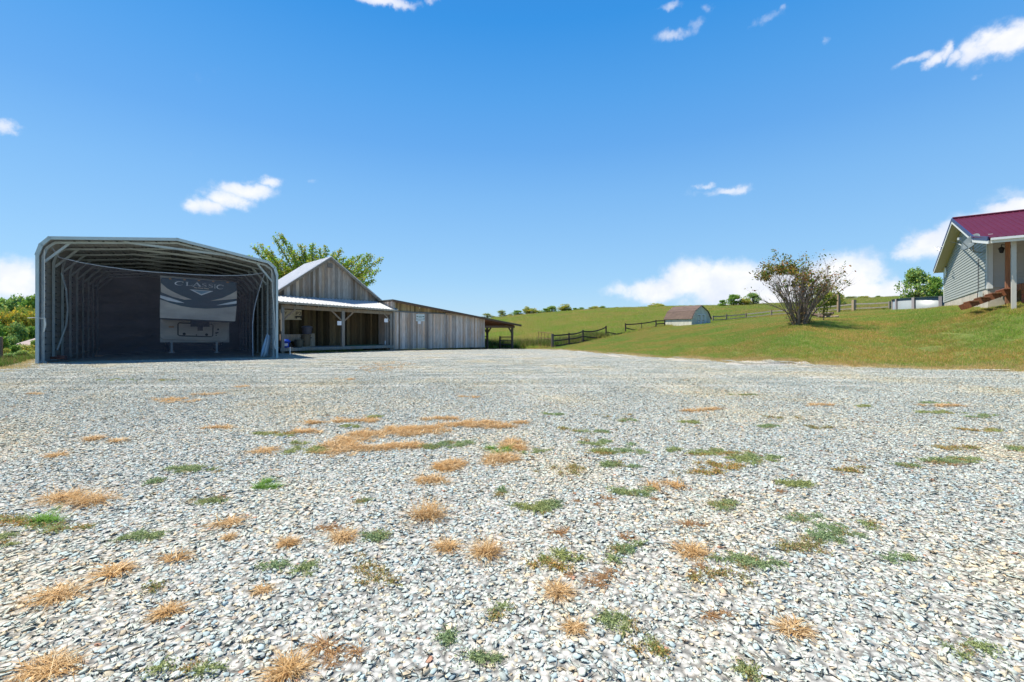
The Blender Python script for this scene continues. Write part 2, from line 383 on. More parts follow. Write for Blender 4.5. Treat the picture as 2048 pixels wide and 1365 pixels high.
def stone_tile(seed, L, dens, size, flat=1.0, even=0.0):
    r = np.random.default_rng(seed); n = int(L * L * dens); Vs = []; Fs = []; Cs = []; o = 0
    k = int(math.ceil(math.sqrt(n))); g = (np.arange(k) + .5) / k * L - L / 2
    X, Y = np.meshgrid(g, g); X = X.ravel() + r.uniform(-.6, .6, k * k) * L / k; Y = Y.ravel() + r.uniform(-.6, .6, k * k) * L / k
    ns = int(k * k * .35) if even == 0 else 0            # small chips fill the gaps of the near tiles
    X = np.concatenate([X, r.uniform(-L / 2, L / 2, ns)]); Y = np.concatenate([Y, r.uniform(-L / 2, L / 2, ns)])
    for i in range(k * k + ns):
        v, f = STONES[r.integers(len(STONES))]; s = size * (float(np.clip(r.lognormal(0, .30), .5, 1.9)) if i < k * k else r.uniform(.35, .6)) / 2
        R = np.array(rotm(r.normal(0, .26), r.normal(0, .26), r.uniform(0, 6.28)))
        vv = (v * s) @ R.T * np.array([1, 1, flat]) + np.array([X[i], Y[i], s * .22 + r.uniform(0, .008)])
        Vs.append(vv); Fs.append(f + o); o += len(v)
        c = (SC[r.choice(len(SC), p=SW)] * (1 - even) + np.array([.50, .50, .455]) * even) * (1 + .5 * even) * np.array([.95, .985, .935]) * r.uniform(.88, 1.1); Cs.append(np.tile(c, (len(f), 1)))
    return np_mesh('gravel_tile', np.concatenate(Vs), np.concatenate(Fs), np.concatenate(Cs), M_STONE)
def stone_fn(n, pos, g, col):
    p = g.outputs['Position']
    ln = n.ramp(n.noise(p, 0.35, 5, 0.6), [(0.3, (0.88, 0.92, 0.96)), (0.5, (1.0, 1.0, 1.0)), (0.66, (1.14, 1.03, 0.87))])
    col = n.mix(1.0, col, ln, 'MULTIPLY')
    sp = n.ramp(n.noise(p, 160, 3, 0.7), [(0.3, 0.82), (0.7, 1.15)])
    return n.mix(1.0, col, sp, 'MULTIPLY')
M_STONE = material('gravel_stone', (1, 1, 1), 0.8, attr=True, fn=stone_fn, spec=0.12)
near_tiles = [stone_tile(20 + i, 1.0, 1950, .030, .9) for i in range(6)]
mid_tiles = [stone_tile(30 + i, 1.0, 1500, .032, .8, .15) for i in range(4)]
far_tiles = [stone_tile(40 + i, 1.0, 850, .034, .65, .3) for i in range(4)] + [stone_tile(50 + i, 1.0, 480, .034, .5, .4) for i in range(4)]
pts, rots, idx = [], [], []
tiles = near_tiles + mid_tiles + far_tiles
for X in np.arange(-40.5, 30, 1.0):
    for Y in np.arange(.5, 43, 1.0):
        if abs(X) > 1.25 * Y + 1.8 or (Y > 10 and not in_gravel(X, Y, -0.1)): continue
        v = Y + random.uniform(-3.5, 3.5) + 1.5 * mnoise.noise(Vector((X * .2, Y * .2, 7)))
        k = random.randrange(6) if v < 10 else 6 + random.randrange(4) if v < 15 else 10 + random.randrange(4) if v < 22 else 14 + random.randrange(4)
        pts.append((X, Y, zm(X, Y) + .003)); rots.append((math.atan((gz(Y + 1) - gz(Y - 1)) / 2), 0, 0) if Y > 10 and random.random() < .5 else (0, 0, random.randrange(4) * math.pi / 2)); idx.append(k)
scatter('loose_gravel', pts, rots, [1.0] * len(pts), idx, tiles, label='pale grey crushed stone covering the whole yard')

# --- blades
def blade_tile(seed, L, n, h, wdt, cols, lean=.5, clump=0, mat=None):
    r = np.random.default_rng(seed); xy = r.uniform(-L / 2, L / 2, (n, 2))
    if clump:
        c = r.uniform(-L / 2, L / 2, (clump, 2)); xy = c[r.integers(clump, size=n)] + r.normal(0, .09, (n, 2))
    a = r.uniform(0, 6.28, n); hh = h * r.lognormal(0, .35, n); ln = r.uniform(0, lean, n) * hh; la = r.uniform(0, 6.28, n)
    dx, dy = np.cos(a) * wdt / 2, np.sin(a) * wdt / 2
    z0 = np.full(n, -.02)
    b0 = np.stack([xy[:, 0] - dx, xy[:, 1] - dy, z0], 1); b1 = np.stack([xy[:, 0] + dx, xy[:, 1] + dy, z0], 1)
    tp = np.stack([xy[:, 0] + np.cos(la) * ln, xy[:, 1] + np.sin(la) * ln, hh], 1)
    v = np.stack([b0, b1, tp], 1).reshape(-1, 3); f = np.arange(3 * n).reshape(-1, 3)
    cs = np.array(cols); c = cs[r.integers(len(cs), size=n)] * r.uniform(.75, 1.25, (n, 1))
    return np_mesh('blade_tile', v, f, c, mat or M_BLADE)
M_DRYB = leafy('dry_blade', 0.4, 0.7, 1.2, (1.0, .93, .8))
M_PAST = leafy('pasture_blade', 0.6, 0.6, 0.13, (1.3, .97, 1.3))
M_BLADE = leafy('grass_blade', 0.5, 0.6, 0.33, (1.5, .95, 1.2))
LAWN = [(.17, .34, .04), (.25, .45, .06), (.34, .47, .08), (.42, .44, .12), (.56, .48, .18)]
PAST = [(.26, .42, .05), (.32, .46, .06), (.38, .47, .07), (.46, .45, .12), (.50, .44, .17)]
DRY = [(.60, .44, .22), (.66, .50, .28), (.5, .36, .17), (.38, .40, .12)]
lawn_t = [blade_tile(60 + i, 1.0, 1700, .058, .012, LAWN, .8) for i in range(4)]
past_t = [blade_tile(70 + i, 3.0, 3000, .22, .035, PAST, .6, 70, M_PAST) for i in range(4)]
dry_t = [blade_tile(80 + i, .6, 260, .045, .010, DRY, 1.2, 0, M_DRYB) for i in range(3)]
weed_t = [blade_tile(90 + i, 1.0, 420, .30, .03, [(.07, .15, .02), (.1, .2, .03), (.13, .2, .04), (.26, .24, .1)], .7, 12) for i in range(3)]
FENP = [1040, 1105, 1166, 1251, 1329, 1425, 1492, 1600, 1708, 1790, 2300]; FEND = [43.5, 44, 51, 57, 62, 65, 65, 58, 50, 46, 46]
def slope_rot(X, Y, s=.6):
    gx = (zm(X + s, Y) - zm(X - s, Y)) / (2 * s); gy = (zm(X, Y + s) - zm(X, Y - s)) / (2 * s)
    nrm = Vector((-gx, -gy, 1)).normalized(); q = Vector((0, 0, 1)).rotation_difference(nrm)
    return (q @ Matrix.Rotation(random.choice((0, 1, 2, 3)) * math.pi / 2, 3, 'Z').to_quaternion()).to_euler()
HOUSE_O = Vector((23.8, 22)); HG = Vector((.624, .781)); HFr = Vector((.781, -.624))
def in_house(X, Y):
    d = Vector((X, Y)) - HOUSE_O; return -3 < d.dot(HG) < 15.2 and -.2 < d.dot(HFr) < 16
pts, rots, idx = [], [], []
for X in np.arange(0, 60, .8):
    for Y in np.arange(12.6, 68, .8):
        X2, Y2 = X + random.uniform(-.2, .2), Y + random.uniform(-.2, .2)
        px = CX + F * X2 / Y2
        if px < 1040 or px > 2280 or in_gravel(X2, Y2, -.3) or in_house(X2, Y2): continue
        if Y2 > np.interp(px, FENP, FEND): continue
        pts.append((X2, Y2, zm(X2, Y2))); rots.append(slope_rot(X2, Y2)); idx.append(random.randrange(4))
scatter('lawn_grass', pts, rots, [1.0] * len(pts), idx, lawn_t, label='mown green and straw coloured lawn on the slope')
pts, rots, idx, sc = [], [], [], []
Y = 43.5
while Y < 137:
    st = 1.7 if Y < 75 else 2.4
    for X in np.arange(-16, 190, st):
        X2, Y2 = X + random.uniform(-.6, .6), Y + random.uniform(-.6, .6); px = CX + F * X2 / Y2
        if px < 880 or px > 2250 or Y2 < np.interp(px, FENP, FEND) + .6 or in_house(X2, Y2): continue
        pts.append((X2, Y2, zm(X2, Y2))); rots.append(slope_rot(X2, Y2, 1.2)); idx.append(random.randrange(4)); sc.append(random.uniform(.8, 1.15))
    Y += st
scatter('pasture_grass', pts, rots, sc, idx, past_t, label='tall yellow green pasture grass covering the hill')
pts, rots, idx, sc = [], [], [], []
def edge_run(poly, n, spread, t):
    for i in range(n):
        k = random.random() * (len(poly) - 1); a = int(k); f = k - a
        X = poly[a][0] * (1 - f) + poly[a + 1][0] * f + random.gauss(0, spread); Y = poly[a][1] * (1 - f) + poly[a + 1][1] * f + random.gauss(0, spread)
        pts.append((X, Y, zm(X, Y) + .004)); rots.append(slope_rot(X, Y, .3)); idx.append(random.randrange(3)); sc.append(random.uniform(.7, 1.2))
edge = [(np.interp(y, *RX), y) for y in (13.55, 14.3, 15.45, 18.2, 21, 24, 28, 33, 39, 43)]
edge_run(edge[:4], 260, .2, 0); edge_run(edge[3:], 320, .24, 0)
edge_run([(np.interp(y, *LX), y) for y in (12, 15.3, 18, 22)], 90, .4, 0)
edge_run([(-9.6, 33.2), (-6, 36.5), (-2.5, 39.8), (1, 42.6)], 90, .35, 0); edge_run([(-14, 28.2), (-9.5, 32.6)], 45, .3, 0)
edge_run([(-2, 42.6), (3.6, 42.4)], 60, .5, 0)
scatter('dry_edge_grass', pts, rots, sc, idx, dry_t, label='straw coloured dead grass fringing the gravel')
pts, rots, idx, sc = [], [], [], []
for i in range(150):
    px = random.uniform(970, 1200); D = np.interp(px, [970, 1040, 1105, 1166, 1200], [45.5, 44.5, 44.8, 51.5, 53]) + abs(random.gauss(0, 1.8)); X = U(px) * D
    pts.append((X, D, zm(X, D))); rots.append(slope_rot(X, D)); idx.append(random.randrange(3)); sc.append(random.uniform(.8, 1.9))
for i in range(420):
    Y = random.uniform(14.8, 30); X = np.interp(Y, *LX) - .5 - abs(random.gauss(0, 3.5))
    pts.append((X, Y, zm(X, Y) + .004)); rots.append(slope_rot(X, Y)); idx.append(random.randrange(3)); sc.append(random.uniform(.35, .8) + min(1.0, max(0, (np.interp(Y, *LX) - X - 2) * .3)))
for i in range(26):
    k = random.random(); pts.append((-13.6 + 2.9 * k + random.uniform(-.1, .1), 28.6 + 2.9 * k, -.24)); rots.append((0, 0, random.uniform(0, 6))); idx.append(random.randrange(3)); sc.append(random.uniform(.3, .5))
scatter('rough_weeds', pts, rots, sc, idx, weed_t, label='leafy green weeds and rough grass beside the yard')
# ---------------------------------------------------------------- plane helpers
def onplane(px, py, P0, d):
    """where the line of sight through a photo pixel meets the vertical plane through P0 along d: distance along d, height"""
    u = U(px); s = (u * P0[1] - P0[0]) / (d[0] - u * d[1]); D = P0[1] + s * d[1]
    return s, EYE + (HY - py) / F * D
G1 = lambda r, lo, hi, b=0.0: (lambda v: (v, v * (1 + b * .2), v * (1 + b)))(r.uniform(lo, hi))
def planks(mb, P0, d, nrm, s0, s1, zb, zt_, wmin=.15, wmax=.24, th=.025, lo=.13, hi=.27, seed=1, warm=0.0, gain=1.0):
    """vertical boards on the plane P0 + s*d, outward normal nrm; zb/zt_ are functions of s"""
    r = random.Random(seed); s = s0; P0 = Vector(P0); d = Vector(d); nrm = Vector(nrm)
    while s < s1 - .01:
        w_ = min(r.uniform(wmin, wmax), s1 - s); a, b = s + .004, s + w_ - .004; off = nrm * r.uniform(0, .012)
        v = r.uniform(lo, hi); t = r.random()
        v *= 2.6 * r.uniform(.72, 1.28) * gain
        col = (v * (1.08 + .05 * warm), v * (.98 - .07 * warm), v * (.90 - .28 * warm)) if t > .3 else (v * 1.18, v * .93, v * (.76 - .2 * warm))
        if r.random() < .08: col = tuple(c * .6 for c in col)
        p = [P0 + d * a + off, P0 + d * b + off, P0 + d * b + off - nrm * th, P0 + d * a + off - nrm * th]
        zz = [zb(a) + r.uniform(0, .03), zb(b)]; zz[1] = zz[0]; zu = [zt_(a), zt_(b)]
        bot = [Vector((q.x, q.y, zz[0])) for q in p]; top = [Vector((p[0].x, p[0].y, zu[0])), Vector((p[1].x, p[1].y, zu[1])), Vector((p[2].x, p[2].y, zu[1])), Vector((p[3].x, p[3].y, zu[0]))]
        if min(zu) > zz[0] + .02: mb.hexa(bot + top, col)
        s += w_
def text_mesh(name, body, mat, parent, P0, d, up, size, sx=1.0, ext=.004, nrm=None):
    cu = bpy.data.curves.new(name, 'FONT'); cu.body = body; cu.size = size; cu.extrude = ext; cu.align_x = 'CENTER'; cu.align_y = 'CENTER'
    tmp = bpy.data.objects.new(name, cu); scene.collection.objects.link(tmp)
    bpy.context.view_layer.update()
    me = bpy.data.meshes.new_from_object(tmp.evaluated_get(bpy.context.evaluated_depsgraph_get())); bpy.data.objects.remove(tmp)
    d = Vector(d).normalized(); up = Vector(up).normalized(); n = d.cross(up); org = origin_of(parent)
    for v in me.vertices:
        v.co = Vector(P0) + d * v.co.x * sx + up * v.co.y + n * v.co.z - org
    me.materials.clear(); me.materials.append(mat)
    o = bpy.data.objects.new(name, me); scene.collection.objects.link(o); o.parent = parent; return o

M_GALV = material('galvanised_steel', (.40, .45, .44), .5, .2, noise=(3, .15, (1, 1, 1)))
M_PANEL = material('painted_sheet_steel', (.47, .46, .43), .5, .15, noise=(1.2, .12, (1, 1, 1)))
M_TRIM = material('pale_trim', (.42, .50, .49), .5, .1, noise=(2, .1, (1, 1, 1)))
M_DARK = material('black_rubber_and_gap_shade', (.02, .02, .022), .7)  # also colours the painted shade in the carport corrugation gaps
M_WHITE = material('white_paint', (.72, .72, .70), .5, noise=(6, .08, (1, 1, 1)))
M_NAVY = material('navy_gelcoat', (.05, .09, .12), .35, noise=(2, .1, (1, 1, 1)))
M_TAUPE = material('taupe_gelcoat', (.60, .54, .46), .35, noise=(2, .06, (1, 1, 1)))
M_SILV = material('pale_silver_gelcoat', (.85, .9, .92), .35)
M_ROPE = material('white_rope', (.7, .68, .6), .8)
M_PLAIN = material('attr_matt', (1, 1, 1), .7, attr=True, noise=(5, .12, (1, 1, 1)))

# ================================================================ CARPORT
CL = Vector((-19.57, 18.2, 0)); CB = Vector((6.97, 5.3, 0)); CW = CB.length; CBn = CB.normalized(); CA = Vector((-.605, .796, 0))
def C(s, t, h): 
    p = CL + CB * s + CA * t; p.z = (-.09 - .13 * s) + h * (1 - .03 * s); return p
PROF = [(0, -.45), (0, 4.45), (.012, 4.85), (.04, 5.17), (.52, 5.78), (.955, 5.17), (.988, 4.9), (1, 4.5), (1, -.45)]
carport = thing('carport', C(0.5, 0, 0), 'open fronted grey metal carport sheltering a camper behind dark netting', 'carport')
RIBT = [.12 + 1.95 * k for k in range(9)]; CD = 16.2
def dens_prof():
    out = []
    for i in range(len(PROF) - 1):
        (s0, h0), (s1, h1) = PROF[i], PROF[i + 1]
        L = math.hypot((s1 - s0) * CW, h1 - h0); n = max(1, int(L / .28))
        for k in range(n): out.append((s0 + (s1 - s0) * k / n, h0 + (h1 - h0) * k / n))
    out.append(PROF[-1]); return out
def corr(lo, hi, name, mat):
    pr = [p for p in dens_prof() if lo(p)]; mb = MB(); ts_ = [-.25, 0.2] + [x for x in np.linspace(1, CD, 9)]
    pts2 = []
    for i, (s, h) in enumerate(pr):      # small raised rib at each step of the profile
        s2, h2 = pr[min(i + 1, len(pr) - 1)]; s1, h1 = pr[max(i - 1, 0)]
        tx, tz = (s2 - s1) * CW, h2 - h1; l = math.hypot(tx, tz) or 1; nx, nz = -tz / l, tx / l
        for (al, up) in ((-.05, 0), (-.025, .022), (.025, .022), (.05, 0)):
            pts2.append((s + (tx / l * al + nx * up) / CW, h + tz / l * al + nz * up))
    for t in ts_:
        for (s, h) in pts2: mb.v.append(tuple(C(s, t, h) + Vector((0, 0, .0))))
    n = len(pts2)
    for i in range(len(ts_) - 1):
        for k in range(n - 1): mb.face((i * n + k, i * n + k + 1, (i + 1) * n + k + 1, (i + 1) * n + k))
    o = mb.build(name, mat, carport, fixn=False); md = o.modifiers.new('thickness', 'SOLIDIFY'); md.thickness = .006; return o
def grow(p, e=.035):                     # skin stands just outside the frames
    cx, ch = .5, 2.4; return p
corr(lambda p: p[0] <= .012 and p[1] < 4.87, 0, 'side_wall', M_PANEL)
corr(lambda p: p[1] >= 4.84, 0, 'roof', M_PANEL)
corr(lambda p: p[0] >= .987 and p[1] < 4.92, 0, 'side_wall', M_PANEL)
mb = MB()                                # back wall
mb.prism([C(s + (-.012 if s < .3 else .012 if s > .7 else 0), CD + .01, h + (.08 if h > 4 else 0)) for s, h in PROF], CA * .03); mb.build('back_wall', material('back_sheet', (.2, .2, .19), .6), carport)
def inner(k):
    s, h = PROF[k]; cxs = (.5 - s) * .05; 
    return s + (.012 if s < .5 else -.012) * (1 if k not in (4,) else 0), h - (.09 if 2 < k < 6 else .03)
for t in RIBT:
    mb = MB(); path = [C(*(inner(k)[0], t, inner(k)[1])) for k in range(len(PROF))]
    for a, b in zip(path[:-1], path[1:]): mb.bar(a, b, .09, .08, up=CA)
    mb.box(C(.012, t, .05), .2, .25, .08, CBn, CA); mb.box(C(.988, t, .05), .2, .25, .08, CBn, CA)
    d = mb  # black boxes paint the shade in corrugation gaps along walls and roof
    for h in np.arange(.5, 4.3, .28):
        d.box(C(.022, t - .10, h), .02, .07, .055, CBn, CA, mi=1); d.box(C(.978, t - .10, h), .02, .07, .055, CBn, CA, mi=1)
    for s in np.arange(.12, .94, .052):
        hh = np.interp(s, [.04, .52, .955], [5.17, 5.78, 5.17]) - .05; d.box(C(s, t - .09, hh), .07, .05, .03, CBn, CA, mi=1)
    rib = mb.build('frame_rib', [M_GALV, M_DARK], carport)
    for (a, b) in (((.016, 4.25), (.105, 5.17)), ((.984, 4.2), (.90, 5.14))):
        k = MB(); k.bar(C(a[0], t + .06, a[1]), C(b[0], t + .06, b[1]), .09, .07, up=CA); k.build('knee_brace', M_GALV, rib)
    k = MB(); k.bar(C(.30, t - .06, 5.43), C(.74, t - .06, 5.37), .10, .07, up=CA); k.build('collar_brace', M_GALV, rib)
mb = MB()                                # front trim
tp = [C(PROF[k][0], -.25, PROF[k][1] + .03) for k in range(9)]
tq = []
for a, b in zip(tp[1:-1], tp[2:-1]):
    tq.append(a)
tq.append(tp[-2])
for a, b in zip(tq[:-1], tq[1:]): e_ = (b - a).normalized() * .05; mb.bar(a - e_, b + e_, .13, .11, up=CA)
for k in (0, 7):
    a, b = tp[k], tp[k + 1]; mb.bar(a, b, .10, .12, up=CA)
mb.build('edge_trim', M_TRIM, carport)
for s, nm in ((0.0, 1), (1.0, -1)):
    mb = MB(); mb.bar(C(s + .006 * nm, .05, 0), C(s + .006 * nm, CD, 0), .1, .1); mb.build('base_rail', M_GALV, carport)

# netting hung across the opening
def net_top(px): return float(np.interp(px, [118, 160, 200, 250, 300, 350, 400, 440, 480, 510, 530], [516, 526, 533, 540, 545, 548, 551, 552.5, 552, 550, 546]))
netting = thing('shade_netting', C(.5, .55, 0), 'dark see-through netting sagging across the front of the metal carport', 'netting')
NP = C(0, .6, 0); NS, NR = 90, 46
mb = MB()
for i in range(NS + 1):
    f = i / NS; px = 118 + (530 - 118) * f; s, zt0 = onplane(px, net_top(px), NP, CBn)
    for j in range(NR + 1):
        g = j / NR; z = zt0 + (0.0 - zt0) * g
        pull = 0
        if f > .9: pull = -(f - .9) * 10 * .55 * math.sin(min(1, g * 1.5) * math.pi / 2) * 1.0
        if f < .06: pull = (0.06 - f) * 10 * .3 * math.sin(g * math.pi)
        fold = (.05 * math.sin(f * 70 + g * 3) + .03 * math.sin(f * 160)) * (.25 + .75 * g)
        fold += .10 * math.exp(-((f * 1.0 + g * 1.3 - 1.35) / .03) ** 2) * g * 1.2 + .06 * math.exp(-((f + g * .9 - 1.15) / .02) ** 2)
        p = NP + CBn * (s + pull) + CA * (fold + .25 * math.sin(g * 2.6)); p.z = z - .10 * (1 - g) * 0 + (-.12 - .1 * f) * g + .02
        mb.v.append(tuple(p))
for i in range(NS):
    for j in range(NR): mb.face((i * (NR + 1) + j, (i + 1) * (NR + 1) + j, (i + 1) * (NR + 1) + j + 1, i * (NR + 1) + j + 1))
mnet = bpy.data.materials.new('dark_net'); mnet.use_nodes = True; t_ = mnet.node_tree; t_.nodes.clear(); n_ = NT(t_)
df = n_.n('ShaderNodeBsdfDiffuse', {'Color': (.115, .098, .105, 1)}); tr = n_.n('ShaderNodeBsdfTransparent', {'Color': (1, 1, 1, 1)})
tcn = n_.n('ShaderNodeTexCoord'); mpn = n_.n('ShaderNodeMapping', {'Vector': tcn.outputs['Object'], 'Rotation': (0, .7, .6), 'Scale': (.35, 1.0, 2.2)}); fz = n_.ramp(n_.noise(mpn.outputs[0], 1.1, 5, .6), [(.3, .24), (.7, .50)])
mxn = n_.n('ShaderNodeMixShader', {0: fz, 1: tr.outputs[0], 2: df.outputs[0]}); on = n_.n('ShaderNodeOutputMaterial'); t_.links.new(mxn.outputs[0], on.inputs[0])
netm = mb.build('net_panel', mnet, netting, smooth=True, fixn=False)
mb = MB(); top = []
for i in range(0, NS + 1, 3):
    v = Vector(netm.data.vertices[i * (NR + 1)].co) + netting.location; top.append(v)
mb.tube([C(.03, .3, 5.0)] + top + [C(.97, .3, 4.75)], .018, 5); mb.build('hem_cable', material('grey_cable', (.4, .45, .5), .5), netting)
mb = MB(); sidev = [Vector(netm.data.vertices[NS * (NR + 1) + j].co) + netting.location for j in range(0, NR + 1, 3)]
mb.tube(sidev, .018, 5); mb.build('side_hem', MATS['grey_cable'], netting)

# ropes on the posts
mb = MB(); mb.tube([C(.02, -.12, 4.7), C(.022, -.16, 3.2), C(.02, -.15, 1.9), C(.022, -.2, 1.5)], .015, 5); mb.tube([C(.022, -.2, 1.9), C(.024, -.2, 1.6), C(.02, -.2, 1.3)], [.03, .04, .02], 6)
mb.tube([C(-.03, -.3, 1.86), C(-.01, -.34, 1.88), C(.022, -.24, 1.86)], .014, 5); tag(mb.build('rope', M_ROPE), 'white cord hanging down the left front post of the carport', 'rope')
mb = MB(); mb.tube([C(.975, -.05, 4.9), C(.978, -.12, 3.6), C(.99, -.18, 2.2), C(.993, -.2, 1.1), C(.987, -.2, .75), C(.994, -.22, .5), C(.998, -.22, 1.0)], [.016, .016, .018, .03, .04, .05, .02], 6)
tag(mb.build('rope', M_ROPE), 'pale cord knotted low on the right front post of the carport', 'rope')
mb = MB()
for k, (s0, s1, dz) in enumerate(((.925, .957, 0), (.939, .968, .03), (.95, .975, -.02), (.931, .963, .1))):
    a = C(s0, .25 + .07 * k, .06); b = C(s1, .35 + .07 * k, 1.25 + dz)
    mb.tube([a, a.lerp(b, .3), a.lerp(b, .75), b], [.04, .085, .07, .02], 7, col=((.30, .42, .52) if k % 2 == 0 else (.55, .66, .72)))
tag(mb.build('folded_tarp', M_PLAIN, smooth=True), 'blue and white folded canvas bundle leaning inside the right carport wall', 'tarp')
# a coiled hose and a low trolley by the left wall behind the post
mb = MB(); c0 = C(.05, .9, .1)
mb.tube([c0 + Vector((.28 * math.cos(a), .2 * math.sin(a), .03 * a / 3)) for a in np.linspace(0, 15, 60)], .03, 6)
tag(mb.build('garden_hose', material('hose_brown', (.2, .08, .06), .6)), 'dull red hose coiled inside the left front corner of the carport', 'hose')
mb = MB(); mb.tube([C(.055, 1.2, 3.9), C(.072, 1.2, 3.2), C(.078, 1.2, 2.3), C(.072, 1.2, 1.6), C(.052, 1.2, .9), C(.04, 1.2, .5)], .035, 6)
tag(mb.build('drain_pipe', material('grey_pvc', (.3, .36, .36), .5)), 'bowed grey pipe hanging behind the left post inside the carport', 'pipe')

# ================================================================ FIFTH WHEEL CAMPER
camper = thing('camper', C(.63, 1.3, 0), 'tan and navy fifth wheel camper parked behind the netting under the carport', 'camper')
RP = C(0, 1.25, 0); LP = C(0, 3.1, 0)
def rp(px, py, off=0.0, pl=None, y=None):
    Pp = RP if pl is None else pl; s, z = onplane(px, py, Pp, CBn); p = Pp + CBn * s - CA * off; p.z = z; return p
zz = lambda x, y: (290 + x / 4.55, 450 + y / 4.55)
capo = [zz(142, 478), zz(838, 520), zz(838, 620), zz(822, 888), zz(132, 856)]
cap = [rp(*p) for p in capo]
mb = MB(); mb.prism(cap, CA * 2.0); body = mb.build('front_cap', M_NAVY, camper, bevel=.08)
def decal(pts, mat, name, off, parent=body, pl=None):
    mb = MB(); q = [rp(*zz(*p), off=off, pl=pl) for p in pts]; mb.prism(q, CA * .004); return mb.build(name, mat, parent)
decal([(145, 530), (200, 578), (260, 612), (330, 645), (425, 680), (360, 682), (250, 655), (145, 612)], M_TAUPE, 'swoosh', .006)
decal([(138, 640), (220, 662), (300, 690), (360, 712), (290, 706), (200, 688), (138, 664)], M_SILV, 'swoosh', .006)
decal([(137, 678), (230, 712), (330, 740), (430, 756), (560, 764), (700, 757), (834, 740), (820, 882), (136, 852)], M_TAUPE, 'lower_panel', .006)
decal([(598, 692), (700, 668), (780, 632), (836, 600), (836, 672), (740, 682)], M_TAUPE, 'swoosh', .006)
decal([(648, 733), (740, 712), (834, 692), (834, 717), (740, 727)], M_SILV, 'swoosh', .006)
decal([(405, 588), (622, 604), (513, 643)], M_SILV, 'emblem', .006); decal([(440, 596), (590, 606), (513, 632)], material('emblem_blue', (.2, .38, .5), .4), 'emblem', .012)
for bx in ((447, 476), (482, 530), (536, 580)):
    decal([(bx[0], 568 + (bx[0] - 447) * .08), (bx[1], 570 + (bx[1] - 447) * .08), (bx[1], 577 + (bx[1] - 447) * .08), (bx[0], 575 + (bx[0] - 447) * .08)], M_TAUPE, 'lettering_strip', .006)
# the word, in serif capitals built stroke by stroke (unit box, y up)
def arc(cx, cy, rx, ry, a0, a1, n=14): return [(cx + rx * math.cos(math.radians(a0 + (a1 - a0) * k / n)), cy + ry * math.sin(math.radians(a0 + (a1 - a0) * k / n))) for k in range(n + 1)]
GL = {
 'C': [(arc(.5, .5, .46, .46, 45, 315), [.05, .07, .1, .14, .17, .18, .18, .18, .17, .14, .11, .08, .06, .05, .05]), ([(.86, .62), (.86, .88)], [.05, .07])],
 'L': [([(.25, 0), (.25, 1)], [.18, .18]), ([(.05, .97), (.45, .97)], [.06, .06]), ([(.05, .03), (.85, .03), (.92, .3)], [.06, .07, .05])],
 'A': [([(.5, 1), (.12, .03)], [.07, .07]), ([(.5, 1), (.86, .03)], [.18, .18]), ([(.28, .35), (.72, .35)], [.06, .06]), ([(0, .03), (.28, .03)], [.06, .06]), ([(.66, .03), (1, .03)], [.06, .06])],
 'S': [([(.82, .72), (.72, .92), (.5, .97), (.25, .9), (.18, .72), (.35, .58), (.65, .45), (.82, .28), (.74, .08), (.5, .03), (.25, .08), (.15, .3)], [.05, .06, .07, .1, .14, .17, .18, .14, .1, .07, .06, .05])],
 'I': [([(.5, 0), (.5, 1)], [.18, .18]), ([(.25, .97), (.75, .97)], [.06, .06]), ([(.25, .03), (.75, .03)], [.06, .06])]}
wx = [('C', 272, 358, 515, 552, 0), ('L', 366, 436, 521, 556, 0), ('A', 428, 515, 527, 562, 0), ('S', 514, 568, 533, 568, 0), ('S', 571, 626, 538, 574, 0), ('I', 622, 650, 544, 578, 0), ('C', 652, 720, 546, 587, 0)]
for ch, x0, x1, y0, y1, _ in wx:
    mb = MB()
    for pts_, ws in GL[ch]:
        ws = [x * (.62 if ch == 'S' else .85) for x in ws]
        for k in range(len(pts_) - 1):
            (ax, ay), (bx, by) = pts_[k], pts_[k + 1]; l = math.hypot(bx - ax, by - ay) or 1; nx, ny = -(by - ay) / l, (bx - ax) / l
            q = [(ax + nx * ws[k] / 2, ay + ny * ws[k] / 2), (bx + nx * ws[k + 1] / 2, by + ny * ws[k + 1] / 2), (bx - nx * ws[k + 1] / 2, by - ny * ws[k + 1] / 2), (ax - nx * ws[k] / 2, ay - ny * ws[k] / 2)]
            mb.prism([rp(*zz(x0 + (x1 - x0) * a, y1 + (y0 - y1) * b), off=.008 + .0004 * k) for a, b in q], CA * .003)
    mb.build('letter', M_SILV, body)
lo = [zz(137, 845), zz(768, 868), zz(760, 1035), zz(735, 1062), zz(160, 1046), zz(135, 1025)]
mb = MB(); mb.prism([rp(*p, pl=LP) for p in lo], CA * 1.0); low = mb.build('lower_front', material('camper_tan', (.62, .56, .49), .4), camper, bevel=.05)
def frame_line(pts, wd, name, mat, parent, pl, off):
    mb = MB(); q = [rp(*zz(*p), off=off, pl=pl) for p in pts]
    mb.tube(q + [q[0]], wd, 6, cap=False); return mb.build(name, mat, parent)
door = frame_line([(312, 893), (606, 905), (620, 915), (616, 1010), (604, 1019), (314, 1010), (300, 1000), (300, 903)], .028, 'storage_door', M_DARK, low, LP, .02)
for (x, y, r_) in ((357, 993, .07), (560, 1000, .07), (665, 952, .05), (648, 985, .05), (662, 982, .04), (648, 1006, .035), (468, 1003, .03)):
    mb = MB(); c_ = rp(*zz(x, y), off=.02, pl=LP); mb.tube([c_, c_ + CA * .04], r_, 12); mb.build('latch', M_DARK, low)
mb = MB(); c_ = rp(*zz(240, 930), off=.03, pl=LP); mb.box(c_, .22, .03, .07, CBn, CA); mb.build('marker_light', material('amber', (.6, .3, .1), .4), low)
for k in range(5):
    mb = MB(); c_ = rp(*zz(230 + k * 130, 492 + k * 8), off=.05); mb.box(c_, .09, .04, .05, CBn, CA); mb.build('marker_light', MATS['amber'], body)
